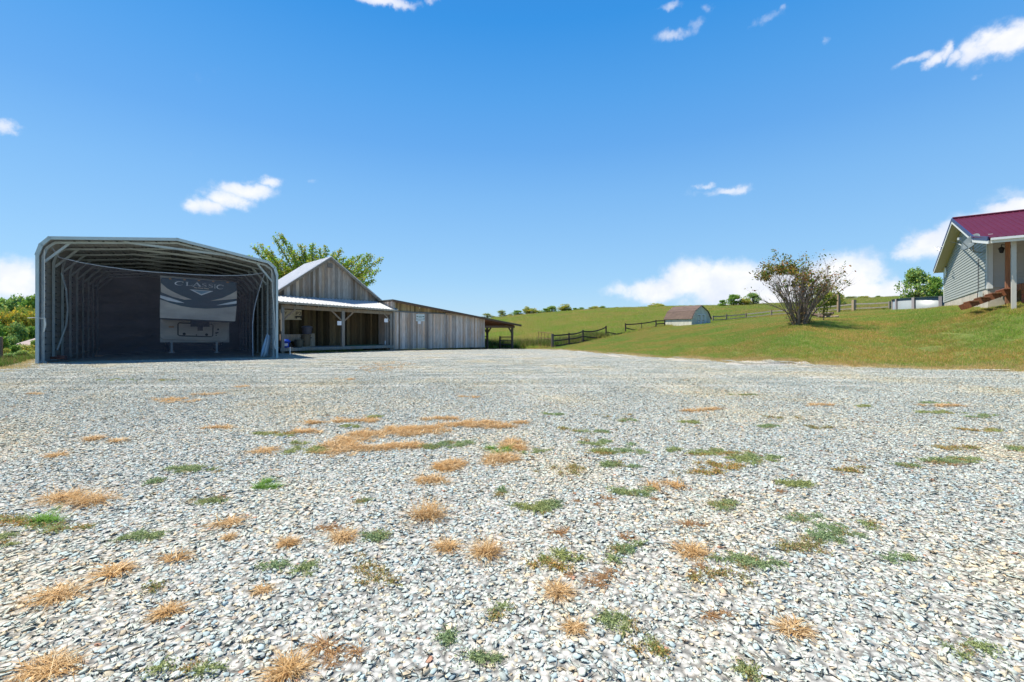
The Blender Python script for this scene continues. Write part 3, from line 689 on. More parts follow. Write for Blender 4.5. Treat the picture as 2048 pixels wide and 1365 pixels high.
mb = MB(); mb.bar(rp(*zz(134, 852), off=.02), rp(*zz(822, 884), off=.02), .03, .05); mb.build('bottom_seam', M_DARK, body)
mb = MB(); a = rp(*zz(495, 868), pl=LP); mb.box(a - CA * .9 + Vector((0, 0, -.18)), .8, .8, .36, CBn, CA); mb.box(a - CA * 1.1 + Vector((0, 0, -.45)), .22, .22, .25, CBn, CA); mb.build('pin_box', M_DARK, camper)
sL, _ = onplane(*zz(137, 900), LP, CBn); sR, _ = onplane(*zz(768, 900), LP, CBn)
cs0, cs1 = sL / CW, sR / CW
mb = MB(); mb.hexa([C(cs0, 3.2, .8), C(cs1, 3.2, .8), C(cs1, 14, .8), C(cs0, 14, .8), C(cs0, 3.2, 4.35), C(cs1, 3.2, 4.35), C(cs1, 14, 4.35), C(cs0, 14, 4.35)])
mb.build('body', material('camper_side', (.55, .52, .47), .4), camper)
mb = MB()
for s in (cs0 + .04, cs1 - .04): mb.bar(C(s, 3.2, .72), C(s, 14, .72), .1, .2)
mb.bar(C(cs0 + .04, 4, .68), C(cs1 - .04, 4, .68), .08, .1); mb.build('chassis', M_DARK, camper)
for (x, y0, y1) in ((243, 1050, 1158), (652, 1058, 1158)):
    a = rp(*zz(x, y0), pl=LP); b = rp(*zz(x, y1), pl=LP); a = a - CA * .1; b = b - CA * .1; b.z = max(b.z, -.15)
    mb = MB(); mb.bar(a, b, .09, .09, up=CA); j = mb.build('landing_jack', material('jack_grey', (.45, .46, .46), .5), camper)
    mb = MB(); mb.box(b + Vector((0, 0, -.02)), .25, .25, .04, CBn, CA); mb.build('foot_plate', MATS['jack_grey'], j)
for t in (10.2, 11.4):
    for s in (cs0 + .02, cs1 - .02):
        mb = MB(); c_ = C(s, t, .42); mb.tube([c_ - CBn * .11, c_ + CBn * .11], .4, 20); wl = mb.build('wheel', M_DARK, camper)
        mb = MB(); mb.tube([c_ - CBn * .12, c_ + CBn * .12], .22, 16); mb.build('rim', M_WHITE, wl)

# ================================================================ BARN
BL = Vector((-14.6, 28.0, 0)); BD = Vector((.7071, .7071, 0)); BN = Vector((-.7071, .7071, 0)); BO = -BN     # BN points into the building
PD = 2.2                                               # porch depth
def B(s, t, z): p = BL + BD * s + BN * t; p.z = z; return p
GB = -.30
barn = thing('barn', B(6, 3, GB), 'weathered grey board barn with gable, porch and long lean-to', 'barn')
EAVE, APEX, GW = 3.70, 6.62, 7.83
gab = lambda s: EAVE + (APEX - EAVE) * (1 - abs(s - GW / 2) / (GW / 2))
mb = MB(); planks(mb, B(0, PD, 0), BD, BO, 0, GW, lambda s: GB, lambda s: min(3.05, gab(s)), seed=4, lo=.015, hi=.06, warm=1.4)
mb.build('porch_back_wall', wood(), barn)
mb = MB(); planks(mb, B(0, PD - .03, 0), BD, BO, 0.02, GW - .02, lambda s: 3.03, lambda s: gab(s) - .04, seed=5, lo=.11, hi=.27, warm=.5, gain=.58)
gwall = mb.build('gable_wall', wood(), barn)
mb = MB(); mb.box(B(GW / 2, PD - .07, 6.0), .35, .05, .3, BD, BO, col=(.2, .19, .17)); mb.build('vent', wood(), gwall)
mb = MB(); planks(mb, B(0, PD, 0), BN, -BD, 0, 4.6, lambda s: GB, lambda s: EAVE, seed=6, lo=.12, hi=.2); mb.build('barn_wall', wood(), barn); mb = MB()
planks(mb, B(GW, PD, 0), BN, BD, 0, 4.6, lambda s: GB, lambda s: EAVE, seed=7, lo=.12, hi=.2); mb.build('barn_wall', wood(), barn); mb = MB()
planks(mb, B(0, PD + 4.6, 0), BD, BN, 0, GW, lambda s: GB, lambda s: gab(s) - .04, seed=8); mb.build('barn_wall', wood(), barn)
M_TIN = material('tin_roof', (.62, .62, .60), .42, .35, noise=(2, .1, (1, 1, 1)))
def rib_roof(name, a, b, c, d, parent, n, mat, rib=.03, th=.03, label=None):
    """quad a-b (low edge), d-c (high edge); ribs run from low edge to high edge"""
    a, b, c, d = map(Vector, (a, b, c, d)); nr = (b - a).cross(d - a).normalized(); nr = nr if nr.z > 0 else -nr
    mb = MB(); mb.hexa([a, b, c, d, a + nr * th, b + nr * th, c + nr * th, d + nr * th])
    for k in range(n + 1):
        f = k / n; p, q = a.lerp(b, f), d.lerp(c, f); e = (b - a).normalized() * .035
        mb.hexa([p - e + nr * (th + .002), p + e + nr * (th + .002), q + e + nr * (th + .002), q - e + nr * (th + .002), p - e * .4 + nr * (th + rib), p + e * .4 + nr * (th + rib), q + e * .4 + nr * (th + rib), q - e * .4 + nr * (th + rib)])
    return mb.build(name, mat, parent, label=label)
oh, ro = .28, .25
sl = (APEX - EAVE) / (GW / 2)
for sg in (-1, 1):
    e_s = GW / 2 + sg * (GW / 2 + oh); e_z = EAVE - sl * oh
    r_ = rib_roof('roof', B(e_s, PD - ro, e_z), B(e_s, PD + 4.85, e_z), B(GW / 2, PD + 4.85, APEX), B(GW / 2, PD - ro, APEX), barn, 22, M_TIN)
    mb = MB(); mb.bar(B(e_s, PD - ro + .03, e_z - .09), B(GW / 2, PD - ro + .03, APEX - .09), .04, .16, up=(0, 0, 1), col=(.26, .23, .18)); mb.build('barge_board', wood(), r_)
# porch
porch_z = lambda s: 3.05 - .03 * s
rib_roof('porch_roof', B(-.3, -.3, porch_z(-.3)), B(8.05, -.3, porch_z(8.05) - .02), B(8.05, PD - .04, 3.50), B(-.3, PD - .04, 3.60), barn, 34, M_TIN, rib=.045, label='white corrugated tin porch roof')
mb = MB(); mb.bar(B(-.32, -.315, porch_z(-.3) - .04), B(8.07, -.315, porch_z(8.05) - .06), .03, .12, col=(.36, .34, .27)); mb.build('fascia', wood(), barn)
mb = MB(); mb.bar(B(-.1, 0, 2.78), B(7.72, 0, 2.56), .14, .24, col=(.26, .22, .16)); mb.build('porch_beam', wood(), barn)
mb = MB()
for k in range(12): s = .1 + k * .69; mb.bar(B(s, -.2, porch_z(s) - .13), B(s, PD - .1, 3.38 - .012 * k), .05, .14, col=(.3, .25, .17))
mb.build('rafters', wood(), barn)
postc = (.27, .26, .23)
posts = {}
for nm, s, z0 in (('a', 0.0, GB), ('b', 3.92, .1), ('c', 7.62, GB)):
    mb = MB(); w_ = .17 if nm != 'b' else .2; mb.bar(B(s, 0, z0), B(s, 0, 2.72 - .025 * s), w_, w_, up=BO, col=postc); posts[nm] = mb.build('porch_post', wood(), barn)
for s0, s1, nm in ((.08, .75, 'a'), (3.80, 3.1, 'b'), (4.04, 4.75, 'b'), (7.55, 6.95, 'c')):
    mb = MB(); mb.bar(B(s0, 0, 1.95), B(s1, 0, 2.62), .09, .13, up=BO, col=(.28, .23, .17)); mb.build('knee_brace', wood(), posts[nm])
mb = MB(); mb.box(B(3.92, 0, -.05), .3, .25, .3, BD, BO, col=(.2, .2, .2)); mb.build('deck_pier', wood(), barn)
for s in (.2, 1.75, 3.3, 4.85, 6.4, 7.6):
    mb = MB(); mb.box(B(s, 1.0, -.15), .2, .2, .3, BD, BO, col=(.1, .1, .1)); mb.build('deck_pier', wood(), barn)
mb = MB(); r = random.Random(3)
for k in range(14):
    t = -.10 + k * .165; v = r.uniform(.17, .26); mb.box(B(3.8, t + .08, .12), 7.9, .155, .04, BD, BN, col=(v, v * 1.02, v * .98))
mb.box(B(3.8, -.14, .03), 7.95, .045, .20, BD, BN, col=(.24, .25, .23)); mb.build('porch_deck', wood(), barn)
# lean-to
LM = 7.78; LE = 16.9; ESL = 13.55
lt_top = lambda s: 3.52 - (s - LM) * (3.52 - 1.93) / (LE + 3.9 - LM) * 0 - (s - LM) * .1285
GZ = lambda s: float(np.interp(s, [7, 17, 21], [-.27, -.40, -.58]))
SE = LM + 9.1; SEND = LM + 13.0
mb = MB(); planks(mb, B(0, -.02, 0), BD, BO, LM, SE, lambda s: GZ(s) + .08, lambda s: min(2.72 - .012 * (s - LM), lt_top(s) - .1), seed=11, lo=.2, hi=.3, warm=.2, gain=.72, wmin=.13, wmax=.2)
lower = mb.build('lean_to_wall', wood(), barn)
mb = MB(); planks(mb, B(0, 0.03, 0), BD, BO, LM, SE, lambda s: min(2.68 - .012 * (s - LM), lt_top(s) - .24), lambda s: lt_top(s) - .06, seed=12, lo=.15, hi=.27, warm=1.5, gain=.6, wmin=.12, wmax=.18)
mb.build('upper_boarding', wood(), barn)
mb = MB(); mb.bar(B(LM, -.05, 2.70), B(LM + 5.2, -.05, 2.64), .03, .10, col=(.17, .19, .2)); mb.build('batten', wood(), barn)
mb = MB(); planks(mb, B(LM, 0, 0), BN, -BD, 0.02, PD - .05, lambda s: GZ(LM), lambda s: lt_top(LM) - .05, seed=13, lo=.16, hi=.27); mb.build('barn_wall', wood(), barn); mb = MB()
planks(mb, B(SE, 0, 0), BN, BD, 0.0, 7.0, lambda s: GZ(SE), lambda s: lt_top(SE) - .1, seed=14, lo=.13, hi=.2); mb.build('barn_wall', wood(), barn); mb = MB()
planks(mb, B(0, 7.0, 0), BD, BN, LM, SE, lambda s: GZ(s), lambda s: lt_top(s) - .08, seed=15); mb.build('barn_wall', wood(), barn)
mb = MB(); mb.bar(B(LM + .06, -.1, GZ(LM)), B(LM + .06, -.1, lt_top(LM)), .14, .14, up=BO, col=(.34, .32, .28)); mb.build('corner_post', wood(), barn)
a, b, c, d = B(LM - .25, -.45, lt_top(LM - .25)), B(SEND + .75, -.45, lt_top(SEND + .75)), B(SEND + .75, 7.2, lt_top(SEND + .75)), B(LM - .25, 7.2, lt_top(LM - .25))
mb = MB(); up = Vector((0, 0, .04)); mb.hexa([a, b, c, d, a + up, b + up, c + up, d + up]); ltr = mb.build('lean_to_roof', material('dark_roof_edge', (.10, .11, .11), .6), barn)
mb = MB(); mb.bar(a + Vector((0, 0, -.08)) + BN * .03, b + Vector((0, 0, -.08)) + BN * .03, .03, .13, col=(.15, .10, .07)); mb.build('fascia', wood(), ltr)
mb = MB()
for t in np.arange(.5, 7, 1.1): mb.bar(B(SE + .1, t, lt_top(SE + .1) - .11), B(SEND + .6, t, lt_top(SEND + .6) - .11), .05, .16, col=(.26, .13, .08))
mb.box((B(SE + .1, 3.4, 0) + B(SEND + .6, 3.4, 0)) / 2 + Vector((0, 0, (lt_top(SE + .1) + lt_top(SEND + .6)) / 2 - .02)), 4.6, 7.2, .02, (B(SEND, 0, lt_top(SEND)) - B(SE, 0, lt_top(SE))), BN, col=(.30, .15, .09)); mb.build('rafters', wood(), ltr)
mb = MB(); mb.bar(B(SE - .1, 0, lt_top(SEND) - .27), B(SEND + .15, 0, lt_top(SEND) - .27), .12, .2, col=(.14, .10, .07)); mb.bar(B(SEND, -.2, lt_top(SEND) - .26), B(SEND, 7, lt_top(SEND) - .26), .12, .2, col=(.14, .10, .07)); mb.build('lean_to_beam', wood(), barn)
for (s, t) in ((SEND - .1, 0.0), (SE + 2.35, 2.0), (SEND, 6.8)):
    zb = zt(B(s, t, 0).x, B(s, t, 0).y) - .05; zp = lt_top(SEND) - .3
    mb = MB(); mb.bar(B(s, t, zb), B(s, t, zp), .17, .17, up=BO, col=(.13, .11, .09)); pp = mb.build('lean_to_post', wood(), barn)
    for sg in ((-1, 1) if t > 1 else (-1,)):
        mb = MB(); mb.bar(B(s + .06 * sg, t, zp - .55), B(s + .5 * sg, t, zp - .02), .08, .14, up=BO, col=(.12, .10, .08)); mb.build('knee_brace', wood(), pp)
# sliding door
s0, _ = onplane(893, 640, BL, BD); s1, _ = onplane(968, 640, BL, BD)
mb = MB(); planks(mb, B(0, -.10, 0), BD, BO, s0, s1, lambda s: GZ(s) + .10, lambda s: 2.56 - .03 * (s - s0), seed=21, lo=.2, hi=.33, warm=.15, gain=.77, wmin=.13, wmax=.19); dr = mb.build('sliding_door', wood(), barn)
mb = MB(); mb.bar(B(s0 - .2, -.15, 2.66), B(s1 + .05, -.15, 2.40), .05, .11, col=(.42, .36, .27)); mb.build('door_track', wood(), barn)
# signs, lamp, papers
def board(px0, py0, px1, py1, off, name, mat, parent, P0=None, d=BD, th=.012, z_slack=0):
    P0 = BL if P0 is None else P0; sa, za = onplane(px0, py0, P0, d); sb, zb = onplane(px1, py1, P0, d)
    mb = MB(); c_ = P0 + Vector(d) * (sa + sb) / 2 + BO * off; c_.z = (za + zb) / 2
    mb.box(c_, abs(sb - sa), th, abs(za - zb), d, BO); o = mb.build(name, mat, parent); return o
M_SIGN = material('sign_white', (.62, .68, .66), .5); M_DG = material('sign_dark_green', (.02, .06, .05), .5); M_SG = material('sign_grey_green', (.35, .45, .42), .5)
sg1 = thing('sign', B(LM + 2, -.04, 2.2), 'white metal notice with dark green bands on the lean-to wall', 'sign')
board(831.5, 628.5, 848.5, 643, .05, 'plate', M_SIGN, sg1)
for bx in ((832.3, 632.4, 835.4, 634), (844.2, 633, 847.6, 634.6), (832.4, 636.8, 847.6, 637.3), (832.4, 639.2, 847.2, 639.8), (832.4, 637.3, 833.2, 639.2), (846.8, 637.3, 847.6, 639.2), (834, 641.3, 842, 641.7)):
    board(*bx, .064, 'printed_band', M_DG, sg1)
board(836.5, 632.2, 842.8, 635.8, .062, 'emblem', M_SG, sg1)
board(835, 642.8, 840.8, 648.3, .05, 'sign', material('paper', (.75, .77, .78), .7), None); tag(bpy.context.scene.objects[-1], None)
so = [o for o in scene.objects if o.name.startswith('sign') and o.parent is None and o is not sg1][0]; tag(so, 'small white paper notice just below the banded white sign', 'sign')
fl = thing('floodlight', B(LM + 2, -.1, 3.2), 'small cream floodlight high under the lean-to eave', 'lamp')
mb = MB(); s_, z_ = onplane(838, 613.5, BL, BD); mb.box(B(s_, -.09, z_), .16, .1, .12, BD, BO); mb.build('lamp_head', material('cream_plastic', (.6, .55, .35), .5), fl)
mb = MB(); mb.box(B(s_, -.05, z_ - .12), .1, .06, .1, BD, BO); mb.build('bracket', MATS['cream_plastic'], fl)
pl_ = board(673, 642.6, 681.5, 651, .13, 'paper_notice', MATS['paper'], None); tag(pl_, 'white paper stapled to the middle porch post', 'notice')
pl_ = board(767, 637.6, 774.3, 645.2, .12, 'paper_notice', MATS['paper'], None); tag(pl_, 'white paper fixed to the right porch brace', 'notice')
# porch board sign
WP = B(0, PD - .05, 0); bs = thing('sign', B(.6, PD - .1, 2.2), 'large cream plywood sign marked P2 leaning high on the porch wall', 'sign')
M_CREAM = material('cream_board', (.55, .50, .36), .6, noise=(4, .1, (1, 1, 1)))
board(558, 619.5, 602.5, 640.2, .05, 'panel', M_CREAM, bs, P0=WP)
M_INK = material('sign_ink', (.05, .05, .045), .6)
for (px, py, tx, sz) in ((596.2, 627.8, 'P2', .34), (567.5, 626.8, 'BY', .3)):
    s_, z_ = onplane(px, py, WP, BD); text_mesh('lettering', tx, M_INK, bs, B(s_, PD - .125, z_), BD, (0, 0, 1), sz, 1.2)
for bx in ((588, 633, 600.6, 633.5), (588, 637, 594, 637.5), (588, 633.5, 588.4, 637), (567, 622.3, 577, 622.7), (584, 628.2, 590.6, 628.6), (583, 630.2, 590, 630.6)): board(*bx, .062, 'printed_band', MATS['sign_ink'], bs, P0=WP)
mb = MB(); s_, z_ = onplane(598, 635.3, WP, BD); bull = [(-.22, .02), (-.2, .1), (.08, .1), (.15, .16), (.2, .12), (.14, .04), (.1, -.1), (.06, -.1), (.05, -.01), (-.12, -.01), (-.14, -.1), (-.18, -.1)]
mb.prism([B(s_ + x * 1.3, PD - .118, z_ + y) for x, y in bull], BO * .004); mb.build('emblem', MATS['sign_ink'], bs)
# things on the porch
DZ = .142
def onDeck(px, py): 
    D = (EYE - DZ) * F / (py - HY); return Vector((U(px) * D, D, DZ))
def inporch(px, t):
    s, _ = onplane(px, 690, B(0, t, 0), BD); return B(s, t, DZ)
p0 = inporch(571, .45); bk = thing('barrel', p0, 'blue plastic barrel with white label at the left end of the porch', 'barrel')
mb = MB(); mb.lathe(p0, [(0, 0), (.26, 0), (.29, .04), (.29, .14), (.30, .16), (.29, .18), (.29, .38), (.30, .40), (.27, .46), (.2, .5), (.2, .54), (0, .54)], 22); mb.build('barrel_body', material('blue_plastic', (.01, .06, .42), .4), bk, smooth=True)
mb = MB(); q = p0 + Vector((.12, -.265, .2)); mb.box(q, .28, .02, .17, (1, .45, 0), (-.45, 1, 0)); mb.build('label', M_WHITE, bk)
def bin_(px, t, h, r0, r1, colr, label, z=DZ, lid=None, rim=(.35, .36, .36), name='trash_can'):
    p = inporch(px, t); p.z = z; b = thing(name, p, label, 'trash can')
    mb = MB(); mb.lathe(p, [(0, 0), (r0, 0), (r0 + .01, .03), (r1, h), (r1 + .025, h + .002), (r1 + .025, h + .05), (r1 - .02, h + .05), (r1 - .03, h), (r0 - .02, .05), (0, .05)], 22); mb.build('can_body', material(name + str(colr[0]), colr, .5), b, smooth=False)
    if lid:
        mb = MB(); mb.lathe(p + Vector((0, 0, h + .052)), [(r1 + .035, 0), (r1 + .03, .03), (r1 * .6, .09), (0, .1)], 22); mb.build('lid', material(name + 'lid', lid, .45), b, smooth=True)
    for sg in (-1, 1):
        mb = MB(); c_ = p + BD * (r1 + .03) * sg + Vector((0, 0, h * .78)); mb.box(c_, .05, .14, .07, BD, BN); mb.build('handle', M_DARK, b)
    return b
bin_(611.5, 1.0, .78, .26, .31, (.12, .095, .06), 'tall olive brown bin holding the dark grey tub stacked on top')
bin_(614, 1.0, .42, .27, .33, (.06, .06, .075), 'dark grey lidded tub stacked on the tall brown bin', z=DZ + .86, lid=(.10, .10, .12), name='storage_tub')
bin_(598, .55, .46, .24, .28, (.075, .075, .055), 'short square-looking olive bin in front of the tall bin')
p0 = inporch(587, 1.3); wb = thing('wooden_crate', p0, 'wide light brown wooden crate against the porch wall', 'crate')
for (c_, sx_, sy_, sz_) in ((Vector((0, 0, .62)), 1.55, .04, .46), ):
    mb = MB(); mb.box(p0 + c_ - BN * .3, sx_, sy_, sz_, BD, BN, col=(.30, .25, .19)); mb.box(p0 + c_ + BN * .3, sx_, sy_, sz_, BD, BN, col=(.26, .22, .17))
    mb.box(p0 + c_ - BD * .75, .04, .56, sz_, BD, BN, col=(.33, .24, .2)); mb.box(p0 + c_ + BD * .75, .04, .56, sz_, BD, BN, col=(.28, .24, .18)); mb.box(p0 + Vector((0, 0, .41)), 1.5, .56, .03, BD, BN, col=(.2, .18, .15)); mb.build('crate_body', wood(), wb)
for sx_ in (-.65, .65):
    mb = MB(); mb.box(p0 + BD * sx_ + Vector((0, 0, .2)), .08, .5, .4, BD, BN, col=(.12, .1, .09)); mb.build('leg', wood(), wb)
p0 = inporch(624.5, 1.15); mb = MB(); mb.box(p0 + Vector((0, 0, .45)), .34, .03, .9, BD, BN, Vector((0, 0, 1)) + BN * .08, col=(.30, .26, .20)); tag(mb.build('plywood_board', wood()), 'narrow plywood board propped right of the tall bin', 'board')
p0 = inporch(770.5, .5); mb = MB(); mb.lathe(p0, [(0, 0), (.05, 0), (.055, .02), (.055, .24), (.03, .29), (.03, .33), (0, .33)], 14); tag(mb.build('bottle', M_WHITE, smooth=True), 'small white bottle standing at the right end of the porch', 'bottle')
mb = MB(); mb.box(B(5.9, .95, DZ + .008), 2.6, 1.2, .012, BD, BN); tag(mb.build('floor_mat', material('green_mat', (.05, .16, .07), .9, noise=(12, .2, (1, 1, 1)))), 'green outdoor mat on the right half of the porch deck', 'mat')
mb = MB(); mb.box(inporch(612, .3) + Vector((0, 0, .012)), .5, .2, .02, BD, BN, col=(.6, .55, .42)); tag(mb.build('scrap_wood', wood()), 'pale scrap of wood on the deck before the tall bin', 'wood')
# yard hydrants
def hydrant(px, pyb, pyt, label):
    D = (EYE + .26) * F / (pyb - HY); p = P(px, D, zt(U(px) * D, D)); h = EYE + (HY - pyt) / F * D - p.z
    hy = thing('yard_hydrant', p, label, 'hydrant')
    mb = MB(); mb.tube([p + Vector((0, 0, -.1)), p + Vector((0, 0, h * .62))], .035, 10); mb.build('pipe', M_WHITE, hy)
    mb = MB(); q = p + Vector((0, 0, h * .62)); mb.tube([q, q + Vector((0, 0, h * .2)), q + Vector((.02, -.02, h * .32))], [.05, .06, .045], 10); mb.tube([q + Vector((0, 0, h * .15)), q + Vector((.12, -.08, h * .12)), q + Vector((.17, -.1, 0))], .03, 8); mb.build('spout_head', M_DARK, hy)
    mb = MB(); mb.bar(q + Vector((-.02, 0, h * .3)), q + Vector((-.24, -.05, h * .36)), .03, .03); mb.build('lever', M_DARK, hy)
hydrant(580, 713, 684, 'white yard hydrant with black head in front of the porch')
hydrant(792.5, 699, 675, 'white yard hydrant with black head in front of the lean-to wall')
# gate panels in the lean-to bay
def gate(a, b, h, label, n=4, col=(.10, .08, .07), post=True):
    g = thing('gate', (Vector(a) + Vector(b)) / 2, label, 'gate'); a = Vector(a); b = Vector(b)
    for k in range(n):
        z = .12 + (h - .2) * k / (n - 1); mb = MB(); mb.bar(a + Vector((0, 0, z)), b + Vector((0, 0, z)), .04, .09, col=col); mb.build('rail', wood(), g)
    if post: mb = MB(); mb.bar(a, a + Vector((0, 0, h)), .11, .11, up=BO, col=col); mb.build('gate_post', wood(), g)
    return g
e = B(SEND - .15, .1, 0); ez = zt(e.x, e.y); f_ = P(1000, 43.2, 0); gate((f_.x, f_.y, zt(f_.x, f_.y)), (e.x, e.y, ez), 1.28, 'four rail dark wooden gate beside the front lean-to post')
e = B(SE + 2.3, 2.0, 0); f_ = B(SE + .3, 2.0, 0); gate((f_.x, f_.y, zt(f_.x, f_.y)), (e.x, e.y, zt(e.x, e.y)), 1.35, 'dark five rail gate between the plank wall and inner lean-to post', n=5)

# ================================================================ FENCES
def prail(mb, a, b, sag, h, col, w_=.04, n=6):
    a = Vector(a); b = Vector(b); q = [a.lerp(b, k / n) + Vector((0, 0, -sag * 4 * (k / n) * (1 - k / n))) for k in range(n + 1)]
    for x, y in zip(q[:-1], q[1:]): mb.bar(x, y, w_, h, col=col)
DKW = (.075, .06, .055)
fn = thing('wooden_fence', P(1200, 54, .3), 'dark brown post and rail fence with sagging boards left of the shed', 'fence')
FP = [(1105, 44, 668), (1138, 46.3, 666), (1166, 49.5, 660), (1212, 53.5, 652), (1251, 57, 647), (1283, 60, 645.5), (1312, 62, 640.5), (1329.5, 63, 640)]
fpos = []
for i, (px, D, top) in enumerate(FP):
    p = P(px, D); p.z = zt(p.x, p.y) - .05; tz = EYE + (HY - top) / F * D; fpos.append((p, tz))
    mb = MB(); w_ = .30 if i == 0 else (.10 if px == 1283 else .2); mb.tube([p, Vector((p.x, p.y, tz))], [w_ / 2, w_ / 2.3], 8, col=DKW if i else (.13, .12, .11)); mb.build('post', wood(), fn)
for i in range(len(fpos) - 1):
    (a, ta), (b, tb) = fpos[i], fpos[i + 1]; gap = (3, 3, 2.5, 0, 1.5, 1.5, 3)[i]
    rails = []
    if i == 3:     # broken down bay: rails lie to the ground
        mb = MB(); prail(mb, a + Vector((0, 0, .75)), a.lerp(b, .5) + Vector((0, 0, .25)), 0, .13, DKW); prail(mb, a + Vector((0, 0, .3)), b + Vector((0, 0, .15)), .02, .14, DKW); mb.build('rail', wood(), fn); continue
    for k, f in enumerate((.88, .52, .16)):
        if i in (4, 5) and k == 1: continue
        mb = MB()
        sag = (.02, .08, .22, 0, .03, .03, 0)[i]
        if i == 2 and k == 1: prail(mb, a.lerp(Vector((a.x, a.y, ta)), .5), a.lerp(b, .62) + Vector((0, 0, .25)), .03, .13, DKW)
        elif i == 4 and k == 2: prail(mb, a + Vector((0, 0, .75)), b + Vector((-.5, 0, .02)), .05, .13, DKW)
        elif i == 5 and k == 2: prail(mb, a.lerp(b, .3) + Vector((0, 0, .02)), b + Vector((0, 0, .35)), .02, .13, DKW)
        else: prail(mb, a.lerp(Vector((a.x, a.y, ta)), f), b.lerp(Vector((b.x, b.y, tb)), f), sag, .14, DKW)
        mb.build('rail', wood(), fn)
# wire gate left of the first post
wg = thing('wire_gate', P(1092, 46, -.4), 'rusty thin tube gate with wire mesh beside the fence corner post', 'gate')
MR = material('rusty_tube', (.16, .08, .05), .7); A0 = P(1077, 48.5); A0.z = zt(A0.x, A0.y) + .1; A1 = P(1103, 44.6); A1.z = zt(A1.x, A1.y) + .1
mb = MB()
for z in (.15, .75, 1.35): mb.tube([A0 + Vector((0, 0, z)), A1 + Vector((0, 0, z))], .025, 6)
for f in np.linspace(0, 1, 5): q = A0.lerp(A1, f); mb.tube([q + Vector((0, 0, .1)), q + Vector((0, 0, 1.38))], .022, 6)
mb.build('gate_frame', MR, wg)
# grey rail fence along the top of the lawn
LTW = (.27, .25, .22)
fb = thing('rail_fence', P(1600, 58, 3), 'pale grey split rail fence running along the hilltop behind the bush', 'fence')
FQ = [(1426, 66.5, 631.5), (1453, 66.5, 629), (1492, 65.5, 628), (1543, 62.5, 624.5), (1590, 59.5, 620), (1632, 56, 616), (1676, 53, 612), (1708, 50.5, 600), (1779, 47, 605), (1840, 45.5, 602)]
q_ = []
for px, D, top in FQ:
    p = P(px, D); p.z = zt(p.x, p.y) - .1; tz = EYE + (HY - top) / F * D; tz = max(tz, p.z + 1.0); q_.append((p, tz))
    big = px == 1708; mb = MB(); mb.bar(p, Vector((p.x, p.y, tz)), .32 if big else .16, .32 if big else .16, up=(1, 0, 0), col=(.36, .28, .19) if big else (.24, .21, .17)); mb.build('post', wood(), fb)
for i in range(len(q_) - 1):
    (a, ta), (b, tb) = q_[i], q_[i + 1]; ta = min(ta, a.z + 1.15); tb = min(tb, b.z + 1.15)
    for f in (.86, .42):
        mb = MB(); prail(mb, a.lerp(Vector((a.x, a.y, ta)), f), b.lerp(Vector((b.x, b.y, tb)), f), .03, .15 if f > .5 else .12, LTW, .05); mb.build('rail', wood(), fb)
mb = MB(); p = P(1677, 50.5); p.z = zt(p.x, p.y) - .1; mb.bar(p, Vector((p.x + .03, p.y, EYE + (HY - 587) / F * 50.5)), .24, .24, up=(1, 0, 0), col=(.30, .22, .15)); tag(mb.build('wooden_post', wood()), 'tall lone brown post rising above the pale hilltop rail fence', 'post')
# log pile / flower bed mound near the bush
r = random.Random(9)
mb = MB()
for k in range(9):
    px = r.uniform(1636, 1662); D = r.uniform(31, 32.5); p = P(px, D); p.z = zt(p.x, p.y) + .1 + .12 * (k % 3); d_ = Vector((r.uniform(-1, 1), r.uniform(-.3, .3), r.uniform(-.1, .1))).normalized() * r.uniform(.3, .55)
    mb.tube([p - d_, p + d_], r.uniform(.06, .11), 7, col=(.12, .08, .06) if k % 2 else (.3, .26, .2))
tag(mb.build('log_pile', wood()), 'small heap of cut logs on the grass right of the leafless bush', 'logs')

# ================================================================ SHED
S0 = Vector((24.5, 60, 0)); SA = Vector((-.49, .872, 0)).normalized(); SB = Vector((.872, .49, 0)).normalized(); SL_, SW_ = 4.6, 3.95; SZ = 1.62
def Sd(a, b, z): p = S0 + SA * a + SB * b; p.z = SZ + z; return p
shed = thing('shed', Sd(2.3, 2, 0), 'small gambrel roofed storage shed with pale walls and pink brown shingles', 'shed')
GP = [(0, 1.28), (.15, 2.22), (.5, 3.02), (.85, 2.22), (1, 1.28)]
M_SHW = material('shed_siding', (.62, .60, .50), .75, fn=lambda n, pos, g, c: n.mix(1.0, c, n.ramp(n.noise(n.n('ShaderNodeMapping', {'Vector': pos, 'Scale': (1, 1, .15)}).outputs[0], 7, 4, .6), [(.3, .62), (.6, 1.0)]), 'MULTIPLY'))
def shed_pan(a, b0, b1, zb, zf, mb):
    pass
mb = MB(); k = 0
while k * .2 < SL_: 
    a0, a1 = k * .2 + .005, min((k + 1) * .2 - .005, SL_); mb.hexa([Sd(a0, -.02, -.25), Sd(a1, -.02, -.25), Sd(a1, .03, -.25), Sd(a0, .03, -.25), Sd(a0, -.02, 1.28), Sd(a1, -.02, 1.28), Sd(a1, .03, 1.28), Sd(a0, .03, 1.28)]); k += 1
mb.poly([Sd(0, SW_, -.2), Sd(SL_, SW_, -.2), Sd(SL_, SW_, 1.28), Sd(0, SW_, 1.28)]); mb.build('side_wall', M_SHW, shed)
for a in (0, SL_):
    mb = MB(); pts_ = [Sd(a, 0, -.25)] + [Sd(a, f * SW_, h) for f, h in GP] + [Sd(a, SW_, -.25)]; mb.prism(pts_, SA * (.06 if a == 0 else -.06)); mb.build('end_wall', M_SHW, shed)
